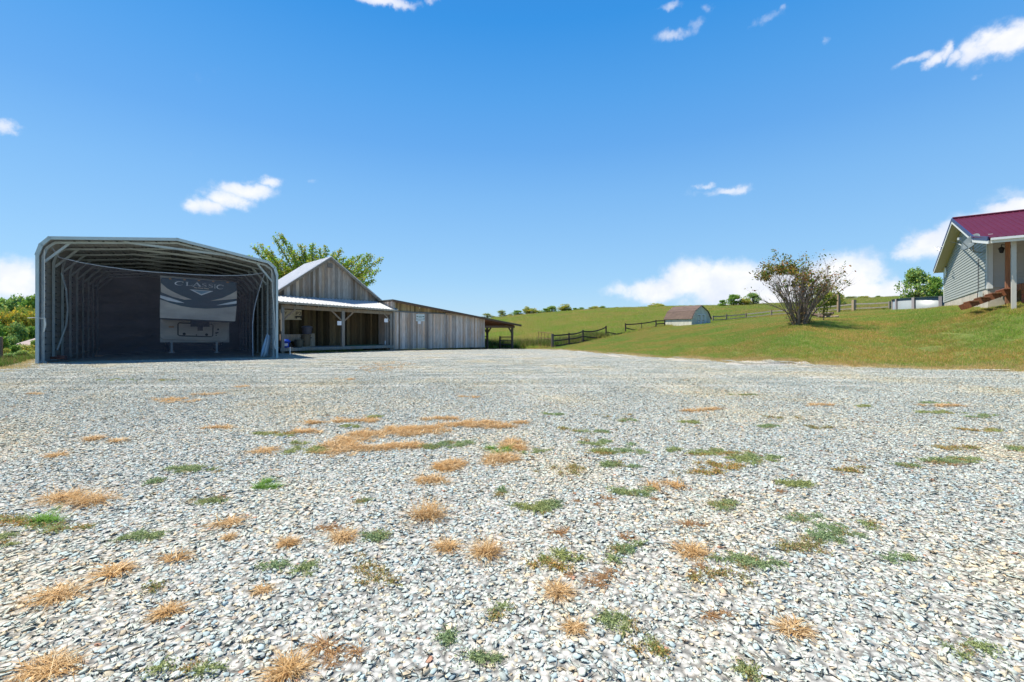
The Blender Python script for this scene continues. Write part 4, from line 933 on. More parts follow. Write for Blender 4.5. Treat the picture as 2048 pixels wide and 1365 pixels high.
def sh_fn(n, pos, g, col):
    b = n.n('ShaderNodeTexBrick', {'Scale': 1.0, 'Color1': (.115, .08, .06, 1), 'Color2': (.085, .06, .048, 1), 'Mortar': (.12, .08, .07, 1), 'Mortar Size': .012, 'Brick Width': .3, 'Row Height': .14})
    mp = n.n('ShaderNodeMapping', {'Vector': pos, 'Rotation': (math.pi / 2, 0, 0)}); n.t.links.new(mp.outputs[0], b.inputs['Vector'])
    return n.mix(1.0, b.outputs[0], n.ramp(n.noise(pos, 3, 4, .6), [(.3, .8), (.7, 1.2)]), 'MULTIPLY')
M_SHI = material('shingles', rough=.9, fn=sh_fn); mb = MB()
for (f0, h0), (f1, h1) in zip(GP[:-1], GP[1:]):
    e0 = f0 - (.03 if f0 == 0 else 0); e1 = f1 + (.03 if f1 == 1 else 0); z0 = h0 - (.16 if f0 == 0 else 0); z1 = h1 - (.16 if f1 == 1 else 0)
    a, b, c, d = Sd(-.12, e0 * SW_, z0 + .02), Sd(SL_ + .12, e0 * SW_, z0 + .02), Sd(SL_ + .12, e1 * SW_, z1 + .02), Sd(-.12, e1 * SW_, z1 + .02)
    nr = (b - a).cross(d - a).normalized(); nr = nr if nr.z > 0 else -nr; mb.hexa([a, b, c, d, a + nr * .06, b + nr * .06, c + nr * .06, d + nr * .06])
shr = mb.build('roof', M_SHI, shed)
mb = MB()
for (f0, h0), (f1, h1) in zip(GP[:-1], GP[1:]): mb.bar(Sd(-.13, f0 * SW_, h0), Sd(-.13, f1 * SW_, h1), .03, .12, up=SA)
mb.build('rake_trim', material('dark_trim', (.09, .10, .11), .6), shr)
for b0 in (1.12, 2.0):
    mb = MB(); mb.box(Sd(-.04, b0 + .42, .95), .82, .05, 1.75, SB, SA); dd = mb.build('door', M_SHW, shed)
    mb = MB()
    for z in (.15, .9, 1.75): mb.box(Sd(-.08, b0 + .42, z), .82, .03, .1, SB, SA)
    mb.bar(Sd(-.08, b0 + .05, .15), Sd(-.08, b0 + .78, .85), .03, .09, up=SA); mb.bar(Sd(-.085, b0 + .78, .15), Sd(-.085, b0 + .05, .85), .03, .09, up=SA)
    for b1 in (b0 + .04, b0 + .80): mb.box(Sd(-.08, b1, .95), .08, .03, 1.75, SB, SA)
    mb.build('door_trim', M_WHITE, dd)
    mb = MB()
    for z in (.95, 1.62): mb.box(Sd(-.10, b0 + .3, z), .35, .02, .06, SB, SA)
    mb.build('strap_hinge', M_DARK, dd)

# ================================================================ HOUSE
HG3 = Vector((.624, .781, 0)); HF3 = Vector((.781, -.624, 0)); HN = Vector((-.781, .624, 0)); HQ = -HG3
H0 = Vector((23.8, 22.0, 0))
def H(g, f, z): p = H0 + HG3 * g + HF3 * f; p.z = z; return p
house = thing('house', H(7, 6, 2.9), 'grey sided house with plum metal roof, porch and brown steps', 'house')
GBH, WZ, SZ0, HLEN = 15.2, 6.02, 3.40, 15.0
RG, RZ = 6.4, 8.12; rk = .55
rake = lambda g: WZ + (RZ - WZ) * (g / RG if g < RG else (GBH - g) / (GBH - RG))
M_SID = material('vinyl_siding', (.29, .31, .285), .55, noise=(1.5, .05, (1, 1, 1))); M_TR = material('house_trim', (.60, .62, .60), .5)
M_CONC = material('concrete_block', (.42, .38, .32), .9, noise=(1.5, .3, (1, 1, 1)), bump=(8, .5, (1, 1, 1)))
mb = MB(); ch = .165; k = 0
while SZ0 + k * ch < RZ - .15:
    z0, z1 = SZ0 + k * ch, SZ0 + (k + 1) * ch
    def rng(z):
        if z <= WZ: return 0, GBH
        f = (z - WZ) / (RZ - WZ); return RG * f, GBH - (GBH - RG) * f
    (a0, b0), (a1, b1) = rng(z0), rng(min(z1, RZ - .01)); a = [H(a0, -.035, z0), H(b0, -.035, z0), H(b1, -.012, z1), H(a1, -.012, z1)]
    mb.poly(a); mb.poly([H(a0, -.035, z0), H(b0, -.035, z0), H(b0, 0, z0 - .002), H(a0, 0, z0 - .002)]); k += 1
mb.build('gable_siding', M_SID, house, fixn=False)
mb = MB(); k = 0
while SZ0 + k * ch < WZ - .1:
    z0 = SZ0 + k * ch; z1 = z0 + ch; mb.poly([H(-.035, 0, z0), H(-.035, HLEN, z0), H(-.012, HLEN, z1), H(-.012, 0, z1)]); mb.poly([H(-.035, 0, z0), H(-.035, HLEN, z0), H(0, HLEN, z0 - .002), H(0, 0, z0 - .002)]); k += 1
mb.build('front_siding', material('front_vinyl_siding', (.42, .40, .36), .55), house, fixn=False)
mb = MB(); mb.prism([H(0, 0, 2.3), H(GBH, 0, 2.3), H(GBH, 0, SZ0), H(0, 0, SZ0)], HF3 * HLEN); mb.build('foundation', M_CONC, house)
mb = MB(); mb.prism([H(0.02, .02, SZ0), H(GBH - .02, .02, SZ0), H(GBH - .02, .02, WZ), H(RG, .02, RZ - .06), H(.02, .02, WZ)], HF3 * (HLEN - .1)); mb.build('house_core', M_SID, house)
mb = MB(); mb.box(H(.05, -.03, (SZ0 + WZ) / 2), .16, .05, WZ - SZ0 + .1, HG3, HF3); mb.box(H(-.045, .08, (SZ0 + WZ) / 2), .05, .16, WZ - SZ0 + .1, HG3, HF3); mb.build('corner_trim', M_TR, house)
mb = MB(); mb.box(H(GBH - .05, -.03, (SZ0 + WZ) / 2), .14, .05, WZ - SZ0, HG3, HF3); mb.build('corner_trim', M_TR, house)
M_PLUM = material('plum_metal', (.075, .011, .027), .55, .0, noise=(1, .08, (1, 1, 1)), spec=.12)
M_BLUT = material('rake_flashing', (.02, .03, .10), .45)
sl1 = (RZ - WZ) / RG; E = .42
za = WZ - sl1 * E
rf = rib_roof('roof', H(-E, -rk, za), H(-E, HLEN, za), H(RG, HLEN, RZ), H(RG, -rk, RZ), house, 62, M_PLUM, rib=.03, th=.05)
rib_roof('roof', H(GBH + .4, -rk, WZ - .12), H(GBH + .4, HLEN, WZ - .12), H(RG, HLEN, RZ), H(RG, -rk, RZ), house, 50, M_PLUM, rib=.03, th=.05)
mb = MB(); mb.tube([H(RG, -rk, RZ + .08), H(RG, HLEN, RZ + .08)], .09, 6); mb.build('ridge_cap', M_PLUM, rf)
PQ = 4.0; PZ_ = 5.28
pr = rib_roof('porch_roof', H(-PQ - .15, -rk - .05, PZ_ - .03), H(-PQ - .15, HLEN, PZ_ - .03), H(-E - .02, HLEN, za + .01), H(-E - .02, -rk - .05, za + .01), house, 62, M_PLUM, rib=.03, th=.045)
mb = MB(); R0, R1, R2, R3 = H(RG, -rk - .02, RZ), H(-E, -rk - .02, za), H(-PQ - .15, -rk - .07, PZ_ - .03), H(GBH + .4, -rk - .02, WZ - .12)
dz = Vector((0, 0, .02))
for a, b in ((R0, R1), (R1, R2), (R0, R3)): mb.bar(a + dz, b + dz, .05, .17)
mb.build('rake_flashing', M_BLUT, house)
mb = MB(); dz = Vector((0, 0, -.14))
for a, b in ((R0, R1), (R1, R2), (R0, R3)): mb.bar(a + dz + HF3 * .01, b + dz + HF3 * .01, .04, .14)
mb.build('rake_trim', M_TR, house)
mb = MB()                                # soffits under the overhang
for (g0, z0, g1, z1) in ((-E, za, RG, RZ), (GBH + .4, WZ - .12, RG, RZ)):
    mb.hexa([H(g0, -rk, z0 - .16), H(g1, -rk, z1 - .16), H(g1, -.02, z1 - .16), H(g0, -.02, z0 - .16), H(g0, -rk, z0 - .13), H(g1, -rk, z1 - .13), H(g1, -.02, z1 - .13), H(g0, -.02, z0 - .13)])
mb.build('soffit', material('soffit_tan', (.48, .42, .33), .6), house)
mb = MB(); mb.hexa([H(-PQ, -rk, PZ_ - .14), H(-PQ, HLEN, PZ_ - .14), H(-.05, HLEN, 5.82), H(-.05, -rk, 5.82), H(-PQ, -rk, PZ_ - .11), H(-PQ, HLEN, PZ_ - .11), H(-.05, HLEN, 5.85), H(-.05, -rk, 5.85)]); mb.build('porch_ceiling', MATS['soffit_tan'], house)
mb = MB(); mb.box(H(-PQ - .16, HLEN / 2 - rk / 2, PZ_ - .12), .04, HLEN + rk, .2, HG3, HF3); mb.box(H(-PQ - .24, HLEN / 2 - rk / 2, PZ_ - .06), .12, HLEN + rk, .1, HG3, HF3); mb.build('gutter', M_TR, house)
for f in (.2, 4.6, 8.6):
    zb = zt(H(-PQ + .3, f, 0).x, H(-PQ + .3, f, 0).y) - .05
    mb = MB(); mb.bar(H(-PQ + .3, f, zb), H(-PQ + .3, f, PZ_ - .1), .14, .14, up=HF3); mb.build('porch_post', material('post_wrap', (.46, .44, .38), .5), house)
mb = MB(); mb.bar(H(-2.2, .28, 2.4), H(-2.2, .28, 5.55), .15, .15, up=HF3, col=(.30, .15, .085)); mb.build('porch_post', wood(), house, label='dark brown inner timber porch post')
BRN = (.22, .09, .045); mb = MB(); r = random.Random(5)
for k in range(19): v = r.uniform(.85, 1.15); mb.box(H(-.12 - k * .185, .45 + HLEN / 2, 3.28), .17, HLEN, .04, HG3, HF3, col=tuple(c * v for c in BRN))
mb.box(H(-3.55, .45 + HLEN / 2, 3.16), .05, HLEN, .26, HG3, HF3, col=BRN); mb.box(H(-1.8, .43, 3.16), 3.5, .05, .26, HG3, HF3, col=(.3, .12, .06))
for k in range(3): mb.box(H(-3.58, .45 + HLEN / 2, 2.93 - k * .19), .03, HLEN, .17, HG3, HF3, col=tuple(c * r.uniform(.8, 1.1) for c in BRN))
mb.build('porch_deck', wood(), house)
# steps from the deck's left end down in front of the gable corner
st = thing('wooden_steps', H(-2.3, -.5, 2.5), 'reddish brown open timber steps at the left end of the house porch', 'steps')
st.name = 'wooden_steps'; tread_n = 4; g0, g1 = -2.75, -1.15
for k in range(tread_n):
    f = .38 - .36 * k; z = 3.14 - .17 * k; mb = MB()
    for j in range(2): mb.box(H((g0 + g1) / 2, f - .09 - j * .155, z), g1 - g0 + .1, .14, .04, HG3, HF3, col=tuple(c * r.uniform(.9, 1.2) for c in (.22, .12, .07)))
    mb.build('tread', wood(), st)
for g in (g0 + .1, (g0 + g1) / 2, g1 - .1):
    mb = MB(); a = H(g, .4, 3.12); b = H(g, -1.15, 2.38); mb.bar(a, b, .04, .26, col=BRN)
    for k in range(tread_n): f = .38 - .36 * k; z = 3.12 - .17 * k; mb.prism([H(g - .02, f, z), H(g - .02, f - .34, z), H(g - .02, f - .02, z - .2)], HG3 * .04, col=BRN)
    mb.build('stringer', wood(), st)
# dish with support arms
dish = thing('satellite_dish', H(1.9, -.5, 5.4), 'grey satellite dish on strut arms under the house gable', 'satellite dish')
sG = lambda px, py: (lambda r_: H(r_[0], -.06, r_[1]))(onplane(px, py, H0, HG3))
c_ = PZ(1944, 486, 22.2); nd = Vector((-.80, .12, .42)).normalized(); e1 = nd.orthogonal().normalized(); e2 = nd.cross(e1); mb = MB(); NB = 26
ring = []
for j, rr in enumerate((.02, .18, .33, .43)):
    for k in range(NB): a = 2 * math.pi * k / NB; mb.v.append(tuple(c_ + e1 * rr * math.cos(a) + e2 * rr * 1.12 * math.sin(a) + nd * (rr * rr * .45)))
for j in range(3):
    for k in range(NB): mb.face((j * NB + k, j * NB + (k + 1) % NB, (j + 1) * NB + (k + 1) % NB, (j + 1) * NB + k))
mb.face(range(NB))
do = mb.build('reflector', material('dish_grey', (.10, .125, .13), .5), dish, smooth=True, fixn=False); md = do.modifiers.new('thickness', 'SOLIDIFY'); md.thickness = .02
mb = MB(); w0 = sG(1916, 486); w1 = sG(1966, 505); mb.tube([w0, c_ - nd * .08 + Vector((0, 0, -.42)), w1], .028, 8); mb.tube([c_ - nd * .02, c_ - nd * .08 + Vector((0, 0, -.42))], .03, 8); mb.tube([c_ + Vector((0, 0, -.42)), c_ + nd * .62 + Vector((0, 0, -.1))], .02, 8); mb.box(c_ + nd * .64 + Vector((0, 0, -.08)), .1, .1, .12)
mb.tube([w0, w0 - HF3 * .3 + Vector((0, 0, .1))], .02, 6); mb.build('support_arm', material('arm_grey', (.35, .38, .38), .5), dish)
an = thing('antenna', sG(1900, 498), 'small white antenna on a bracket on the left gable edge of the house', 'antenna')
a = R0.lerp(R3, .42) + Vector((0, 0, -.15)); mb = MB(); mb.tube([a, a - HF3 * .5 + Vector((0, 0, .05))], .02, 6); mb.tube([a - HF3 * .4 + HG3 * .5 + Vector((0, 0, .12)), a - HF3 * .35 - HG3 * .6 + Vector((0, 0, -.3))], .03, 6); mb.tube([a - HF3 * .2 + HG3 * .4, a - HF3 * .2 - HG3 * .5 + Vector((0, 0, -.35))], .02, 6); mb.build('antenna_rods', M_WHITE, an)
mb = MB(); s_, z_ = onplane(1893, 545, H0, HG3); prr = [(1.0, 0), (1.0, .05), (.82, .07), (.8, .03), (0, .03)]
for j, (rr, o_) in enumerate(prr):
    for k in range(22): a = 2 * math.pi * k / 22; mb.v.append(tuple(H(s_ + .55 * rr * math.cos(a), -.04 - o_, z_ + .38 * rr * math.sin(a))))
for j in range(4):
    for k in range(22): mb.face((j * 22 + k, j * 22 + (k + 1) % 22, (j + 1) * 22 + (k + 1) % 22, (j + 1) * 22 + k))
mb.build('round_vent', M_WHITE, house)
# meter box and spigots
mb = MB(); mb.box(H(1.1, -.1, 3.15), .16, .12, .26, HG3, HF3); tag(mb.build('utility_box', material('grey_box', (.45, .5, .5), .5)), 'small grey utility box on the house foundation near the corner', 'box')
mb = MB(); mb.tube([H(1.9, -.07, 5.1), H(1.9, -.07, 3.5), H(1.92, -.12, 2.75)], .02, 6); tag(mb.build('cable', material('black_cable', (.06, .06, .07), .6)), 'thin dark cable running down the gable siding below the dish', 'cable')
lt = thing('porch_lantern', H(-.1, 1.5, 5.0), 'black lantern lamp on the house wall under the porch roof', 'lamp')
q = PZ(2003, 501, 20.6); mb = MB(); mb.lathe(q, [(0, -.14), (.06, -.13), (.10, .05), (.13, .07), (.05, .15), (0, .16)], 10); mb.build('lamp_body', M_DARK, lt)
mb = MB(); mb.tube([q + Vector((0, 0, .15)), q + Vector((.1, .1, .28)), q + Vector((.35, -.05, .22)), H(-2.15, .42, 4.95)], .02, 6); mb.build('bracket', M_DARK, lt)

# ================================================================ POOL
PC = Vector((37.6, 38.4, 0)); PR = 3.3; pz = 2.75
pool = thing('swimming_pool', Vector((PC.x, PC.y, pz)), 'round above ground pool with pale panels and grey uprights beside the house', 'pool')
M_POOL = material('pool_wall', (.22, .25, .26), .4, noise=(.8, .08, (1, 1, 1)))
mb = MB(); NB = 64
mb.lathe(PC, [(PR, pz - .3), (PR, pz + 1.28), (PR - .02, pz + 1.28), (PR - .02, pz)], NB); mb.build('pool_wall', M_POOL, pool, smooth=True)
mb = MB(); mb.lathe(PC, [(PR - .08, pz + 1.29), (PR + .1, pz + 1.29), (PR + .12, pz + 1.33), (PR - .08, pz + 1.34), (PR - .08, pz + 1.29)], NB); mb.build('top_rail', material('pool_rail', (.27, .3, .31), .4), pool)
mb = MB(); mb.lathe(PC, [(0, pz + 1.1), (PR - .03, pz + 1.1)], NB); mb.build('water', material('pool_water', (.03, .22, .28), .05), pool)
for k in range(12):
    a = math.radians(k * 30 + 13); d_ = Vector((math.cos(a), math.sin(a), 0)); t_ = Vector((-d_.y, d_.x, 0)); mb = MB(); mb.box(PC + d_ * (PR + .06) + Vector((0, 0, pz + .5)), .1, .2, 1.6, d_, t_); mb.build('upright', material('pool_upright', (.30, .27, .28), .5), pool)

# ================================================================ NEIGHBOUR ROOF, far left
nh = thing('outbuilding', P(30, 46, -2.3), 'low far outbuilding with brown grey shingle roof beyond the left weeds', 'building')
nb = MB(); a = PZ(-40, 706, 44); a.z = -.95; R_ = Vector((1, .08, 0)).normalized(); Q_ = Vector((-.3, 1, 0)).normalized()
zr = .85; base = PZ(6, 690, 43); base.z = -.55
p1, p2 = base, base + R_ * 9; nb.hexa([p1, p2, p2 + Q_ * 5 + Vector((0, 0, 1.5)), p1 + Q_ * 5 + R_ * 1.6 + Vector((0, 0, 1.5)), p1 + Vector((0, 0, .12)), p2 + Vector((0, 0, .12)), p2 + Q_ * 5 + Vector((0, 0, 1.62)), p1 + Q_ * 5 + R_ * 1.6 + Vector((0, 0, 1.62))]); nb.build('roof', material('old_shingle', (.30, .24, .22), .9, noise=(2, .2, (1, 1, 1))), nh)
nb = MB(); nb.hexa([p1 + Vector((.4, .4, -2)), p2 + Vector((-.4, .4, -2)), p2 + Q_ * 4.6 + Vector((0, 0, -2)), p1 + Q_ * 4.6 + R_ * 1.6 + Vector((0, 0, -2)), p1 + Vector((.4, .4, .05)), p2 + Vector((-.4, .4, .05)), p2 + Q_ * 4.6 + Vector((0, 0, 1.2)), p1 + Q_ * 4.6 + R_ * 1.6 + Vector((0, 0, 1.2))]); nb.build('wall', material('far_wall', (.35, .32, .28), .9), nh)
mb = MB(); p = P(2, 21.5); p.z = zt(p.x, p.y) - .1; mb.tube([p, Vector((p.x, p.y, EYE + (HY - 674) / F * 21.5))], .07, 8, col=(.18, .15, .12)); tag(mb.build('wooden_post', wood()), 'short dark fence post in weeds at the left photo edge', 'post')
# ================================================================ TREES
M_BARK = material('bark', (.15, .12, .095), .9, noise=(6, .3, (1, 1, .3)))
M_LEAF = leafy('tree_leaf', .4, .55, .6, (1.35, 1.08, .8))
LS = 1.0
def leaf_mesh(name, centres, size, cols, r, mat=None):
    n = len(centres); c = np.array(centres); d1 = r.normal(0, 1, (n, 3)); d1 /= np.linalg.norm(d1, axis=1)[:, None]; d2 = r.normal(0, 1, (n, 3)); d2[:, 2] *= .5
    d2 -= d1 * (d1 * d2).sum(1)[:, None]; d2 /= np.linalg.norm(d2, axis=1)[:, None] + 1e-9; s = (size * r.lognormal(0, .3, n))[:, None]
    v = np.stack([c - d1 * s, c + d2 * s * .55, c + d1 * s, c - d2 * s * .55], 1).reshape(-1, 3); f = np.arange(4 * n).reshape(-1, 4)
    cs = np.array(cols) * LS; k = r.integers(len(cs), size=n); return np_mesh(name, v, f, cs[k] * r.uniform(.7, 1.3, (n, 1)), mat or M_LEAF)
def child(name, me, parent):
    o = bpy.data.objects.new(name, me); scene.collection.objects.link(o); o.parent = parent; return o
GRN = [(.05, .11, .02), (.065, .14, .025), (.07, .13, .025), (.1, .16, .03)]
OLV = [(.07, .12, .02), (.11, .16, .03), (.15, .17, .035), (.2, .17, .04)]
BLG = [(.05, .11, .04), (.075, .14, .05), (.1, .17, .055), (.13, .17, .04)]
YEL = [(.19, .16, .02), (.22, .17, .025), (.12, .14, .02), (.07, .11, .02)]
BRD = [(.05, .1, .03), (.07, .12, .035), (.16, .13, .04), (.1, .14, .04)]
def tree_proto(seed, h, wdt, cols, nleaf, leaf, lobes=12, base=.2, trunk=True):
    """meshes for crown and trunk, foot at the origin"""
    r = np.random.default_rng(seed); rr = random.Random(seed); cen = []; rad = []
    for _ in range(lobes):
        a = rr.uniform(0, 6.28); f = rr.random(); z = base * h + (1 - base) * h * rr.uniform(.12, .9); e = math.sin(min(1, (z / h - base) / (1 - base) + .18) * math.pi * .92)
        q = wdt / 2 * math.sqrt(rr.random()) * max(.3, e) * .8; cen.append((q * math.cos(a), q * math.sin(a), z)); rad.append(rr.uniform(.15, .26) * min(wdt, h))
    P_ = []
    for i in range(nleaf):
        k = rr.randrange(lobes); d = r.normal(0, 1, 3); d /= np.linalg.norm(d); q = rad[k] * rr.uniform(.55, 1.08); P_.append(np.array(cen[k]) + d * q * np.array([1, 1, .8]))
    P_ = [p for p in P_ if p[2] > .05 * h]
    crown = leaf_mesh('crown', P_, leaf, cols, r)
    mb = MB(); mb.tube([(0, 0, -.4), (0, 0, base * h), (.02 * h, 0, h * .6)], [.03 * h + .02, .022 * h, .008 * h], 7)
    for k in range(min(lobes, 9)): mb.tube([(0, 0, base * h * rr.uniform(.8, 1.6)), Vector(cen[k]) * .5 + Vector((0, 0, .25 * h)), cen[k]], [.014 * h, .009 * h, .004 * h], 5)
    return crown, mb.mesh('trunk', M_BARK, smooth=True)
LS = 2.3
KINDS = [tree_proto(1, 5, 5, GRN, 3400, .16, 18, .06), tree_proto(2, 5, 4.6, OLV, 3200, .16, 18, .05), tree_proto(3, 5, 5.4, BLG, 3000, .16, 16, .06), tree_proto(4, 5, 5, YEL, 3000, .17, 16, .04), tree_proto(5, 5, 4.8, BRD, 1800, .15, 13, .1)]
LS = 1.0
def put_tree(px, D, top, wpx, kind, label, name='tree', cat='tree', group=None, z0=None):
    X = U(px) * D; z = zt(X, D) if z0 is None else z0; h = EYE + (HY - top) / F * D - z; wd = wpx / F * D
    t = thing(name, Vector((X, D, z)), label, cat, group); t.rotation_euler = (0, 0, random.uniform(0, 6))
    t.scale = (wd / 5.0, wd / 5.0, h / 5.0)
    child('crown', KINDS[kind][0], t); child('trunk', KINDS[kind][1], t)
G_ = 'trees along the far hilltop'
LINE = [(975, 131, 628, 26, 4, 'thin wispy tree showing just above the lean-to roof'),
 (1002, 130, 622, 26, 4, 'sparse twiggy tree right of the thin one behind the lean-to'), (1035, 131, 622, 26, 0, 'round dark green hilltop tree right above the lean-to roof end'),
 (1054, 131, 613, 18, 1, 'narrow upright olive tree on the left hilltop'), (1066, 130, 617, 24, 1, 'yellowish hilltop tree beside the narrow upright one'), (1092, 132, 618, 22, 0, 'broad dark hilltop tree left of the lighter blue green one'),
 (1103, 134, 614, 26, 2, 'spreading blue green tree in the middle of the hilltop row'), (1130, 131, 608, 24, 1, 'rust tinged olive tree, tallest of the hilltop row'), (1150, 132, 617, 14, 0, 'small dark tree right of the rust tinged one'),
 (1163, 132, 616, 14, 0, 'small round tree, second right of the rust tinged one'), (1190, 132, 613, 24, 1, 'pale green rounded hilltop tree'), (1205, 133, 613, 14, 4, 'wispy small tree just right of the pale rounded one'),
 (1233, 133, 616, 26, 4, 'low straggly growth on the hilltop near its middle'), (1313, 134, 607, 34, 1, 'low dome shaped bush on the hilltop left of the shed'),
 (1445, 124, 601, 18, 0, 'small dark tree at the left end of the clump behind the shed'), (1468, 124, 590, 34, 0, 'rounded dark green tree in the clump behind the shed'),
 (1505, 124, 588, 34, 2, 'grey green spreading tree at the right end of the clump'), (1490, 123, 597, 26, 1, 'yellow green bush in the middle of the clump')]
for (px, D, top, wpx, kd, lb) in LINE: put_tree(px, D, top - 1, wpx * 1.15, kd, lb, group=G_)
rq = random.Random(41)
for k in range(17):
    px = rq.choice((rq.uniform(955, 1240), rq.uniform(955, 1240), rq.uniform(1690, 1790))); D = 132 + rq.uniform(-1, 3); zb = zt(U(px) * D, D); hy = HY - (zb - EYE) * F / D
    put_tree(px, D, hy - rq.uniform(3, 8), rq.uniform(12, 26), rq.choice((0, 1, 2, 4)), 'small ragged bush in the loose low hedge along the far hilltop', name='hilltop_bush', cat='bush', group='hedge bushes along the far hilltop')
for (px, D, top, wpx, kd, lb) in ((1652, 62, 568, 56, 1, 'bright green bushy tree right behind the leafless bush'), (1678, 64, 588, 30, 4, 'small brown green shrub behind the tall lone post'),
   (1700, 134, 593, 40, 4, 'faint low trees on the skyline left of the pool'), (1835, 62, 541, 62, 2, 'broad green tree standing behind the pool'), (1870, 60, 553, 40, 0, 'rounded green tree behind the pool next to the house wall'),
   (1860, 66, 575, 60, 1, 'yellow green low bush between the pool and the tree')): put_tree(px, D, top, wpx, kd, lb)
random.seed(12)
WD = [(-40, 72, 594, 90, 2), (6, 78, 596, 70, 0), (38, 76, 598, 60, 2), (66, 74, 590, 74, 0), (96, 80, 588, 60, 2), (52, 66, 606, 50, 1), (14, 64, 612, 56, 1), (74, 62, 612, 44, 1), (30, 57, 626, 54, 3), (60, 58, 628, 40, 3), (-8, 56, 626, 50, 3), (84, 60, 618, 46, 1), (12, 52, 652, 40, 0), (36, 52, 650, 40, 2), (60, 54, 652, 36, 0), (-20, 50, 640, 60, 0), (90, 56, 645, 40, 0), (24, 40, 676, 34, 2), (0, 38, 672, 40, 0)]
WL = ['wide green tree at the far left of the wood', 'dark crown at the left photo edge, highest there', 'mid green tree on the wood skyline', 'tallest dark green tree beside the carport wall', 'wide tree mostly behind the carport wall',
 'light olive tree in the middle of the wood', 'olive tree below the dark left crown', 'olive tree just left of the carport wall', 'golden yellow tree in front of the wood', 'golden orange tree nearest the carport post', 'yellow tree cut by the left photo edge', 'light olive tree half behind the carport',
 'dark bush above the left end of the outbuilding roof', 'blue green bush above the outbuilding roof', 'dark bush right above the outbuilding ridge', 'dark bush half cut by the left photo edge', 'dark bush behind the carport post', 'low green bush before the outbuilding roof', 'low dark bush at the left photo edge']
for (px, D, top, wpx, kd), lb in zip(WD, WL):
    put_tree(px, D, top, wpx, kd, lb, group='trees in the wood on the left')
random.seed(31)
SHR = [(6, 27, 694, 30, 1, 'bushy green weed clump at the left edge by the post'), (30, 28, 690, 30, 0, 'green shrub below the outbuilding roof'), (55, 30, 686, 34, 1, 'taller leafy green shrub beside the carport corner'), (70, 32, 680, 26, 0, 'leafy shrub touching the carport wall'), (42, 24.5, 702, 34, 2, 'low spreading weed clump by the gravel edge'), (14, 22, 708, 30, 2, 'low weed clump nearest the gravel on the left'), (66, 26, 700, 26, 1, 'low bush at the foot of the carport wall')]
for (px, D, top, wpx, kd, lb) in SHR: put_tree(px, D, top, wpx, kd, lb, name='shrub', cat='shrub', group='shrubs left of the carport')

# tree behind the barn: long rising limbs clothed in leaves
TB = Vector((U(632) * 45, 45, -.5)); cherry = thing('tree', TB, 'green tree with long feathery branches rising behind the barn', 'tree')
rr = random.Random(77); r = np.random.default_rng(77); mb = MB(); P_ = []
head = TB + Vector((0, 0, 4.4)); mb.tube([TB, TB + Vector((.1, 0, 2.5)), head], [.38, .3, .24], 9)
tips = [(496, 512), (508, 494), (518, 488), (548, 474), (562, 469), (580, 492), (600, 489), (625, 487), (640, 498), (652, 494), (668, 505), (682, 500), (700, 521), (708, 514), (722, 509), (738, 508), (745, 512), (763, 517), (757, 540), (748, 561), (735, 566), (520, 520), (540, 505), (535, 540), (560, 520), (590, 520), (610, 505), (560, 560), (700, 545), (720, 535), (660, 525), (585, 505), (690, 530), (530, 500), (545, 530), (575, 540), (715, 555), (535, 560), (552, 548), (570, 552), (588, 538), (605, 528), (618, 515), (632, 510), (648, 520), (675, 522), (705, 560), (725, 550), (740, 540), (690, 515), (597, 512)]
for (px, py) in tips:
    D = 45 + rr.uniform(-2.6, 2.6); tip = PZ(px, py, D); mid = head.lerp(tip, .5) + Vector((rr.uniform(-.3, .3), rr.uniform(-.3, .3), -.5 + rr.uniform(-.2, .4))); pth = []
    for k in range(9): f = k / 8; pth.append(head.lerp(mid, f).lerp(mid.lerp(tip, f), f))
    mb.tube(pth, [.10 * (1 - k / 9) + .012 for k in range(9)], 5)
    for i in range(600):
        f = rr.random() ** .75; f = .22 + .78 * f; k = min(int(f * 8), 7); c_ = pth[k].lerp(pth[k + 1], f * 8 - k); s_ = .48 * (1.1 - f) + .08
        P_.append(np.array(c_ + Vector((rr.gauss(0, s_), rr.gauss(0, s_), rr.gauss(0, s_ * .7)))))
    for j in range(3):       # side shoots
        f = rr.uniform(.45, .9); k = int(f * 8); c_ = pth[k]; d_ = (tip - head).normalized() + Vector((rr.uniform(-.7, .7), rr.uniform(-.5, .5), rr.uniform(0, .6))); e_ = c_ + d_.normalized() * rr.uniform(.7, 1.5); mb.tube([c_, e_], [.03, .008], 4)
        for i in range(40): q = c_.lerp(e_, rr.random() ** .7); P_.append(np.array(q + Vector((rr.gauss(0, .11), rr.gauss(0, .11), rr.gauss(0, .09)))))
child('crown', leaf_mesh('crown', [p - np.array(TB) for p in P_], .09, [(.13, .28, .035), (.18, .36, .04), (.25, .42, .05), (.33, .42, .07), (.38, .36, .09)], r), cherry)
mb.build('trunk', M_BARK, cherry, smooth=True)

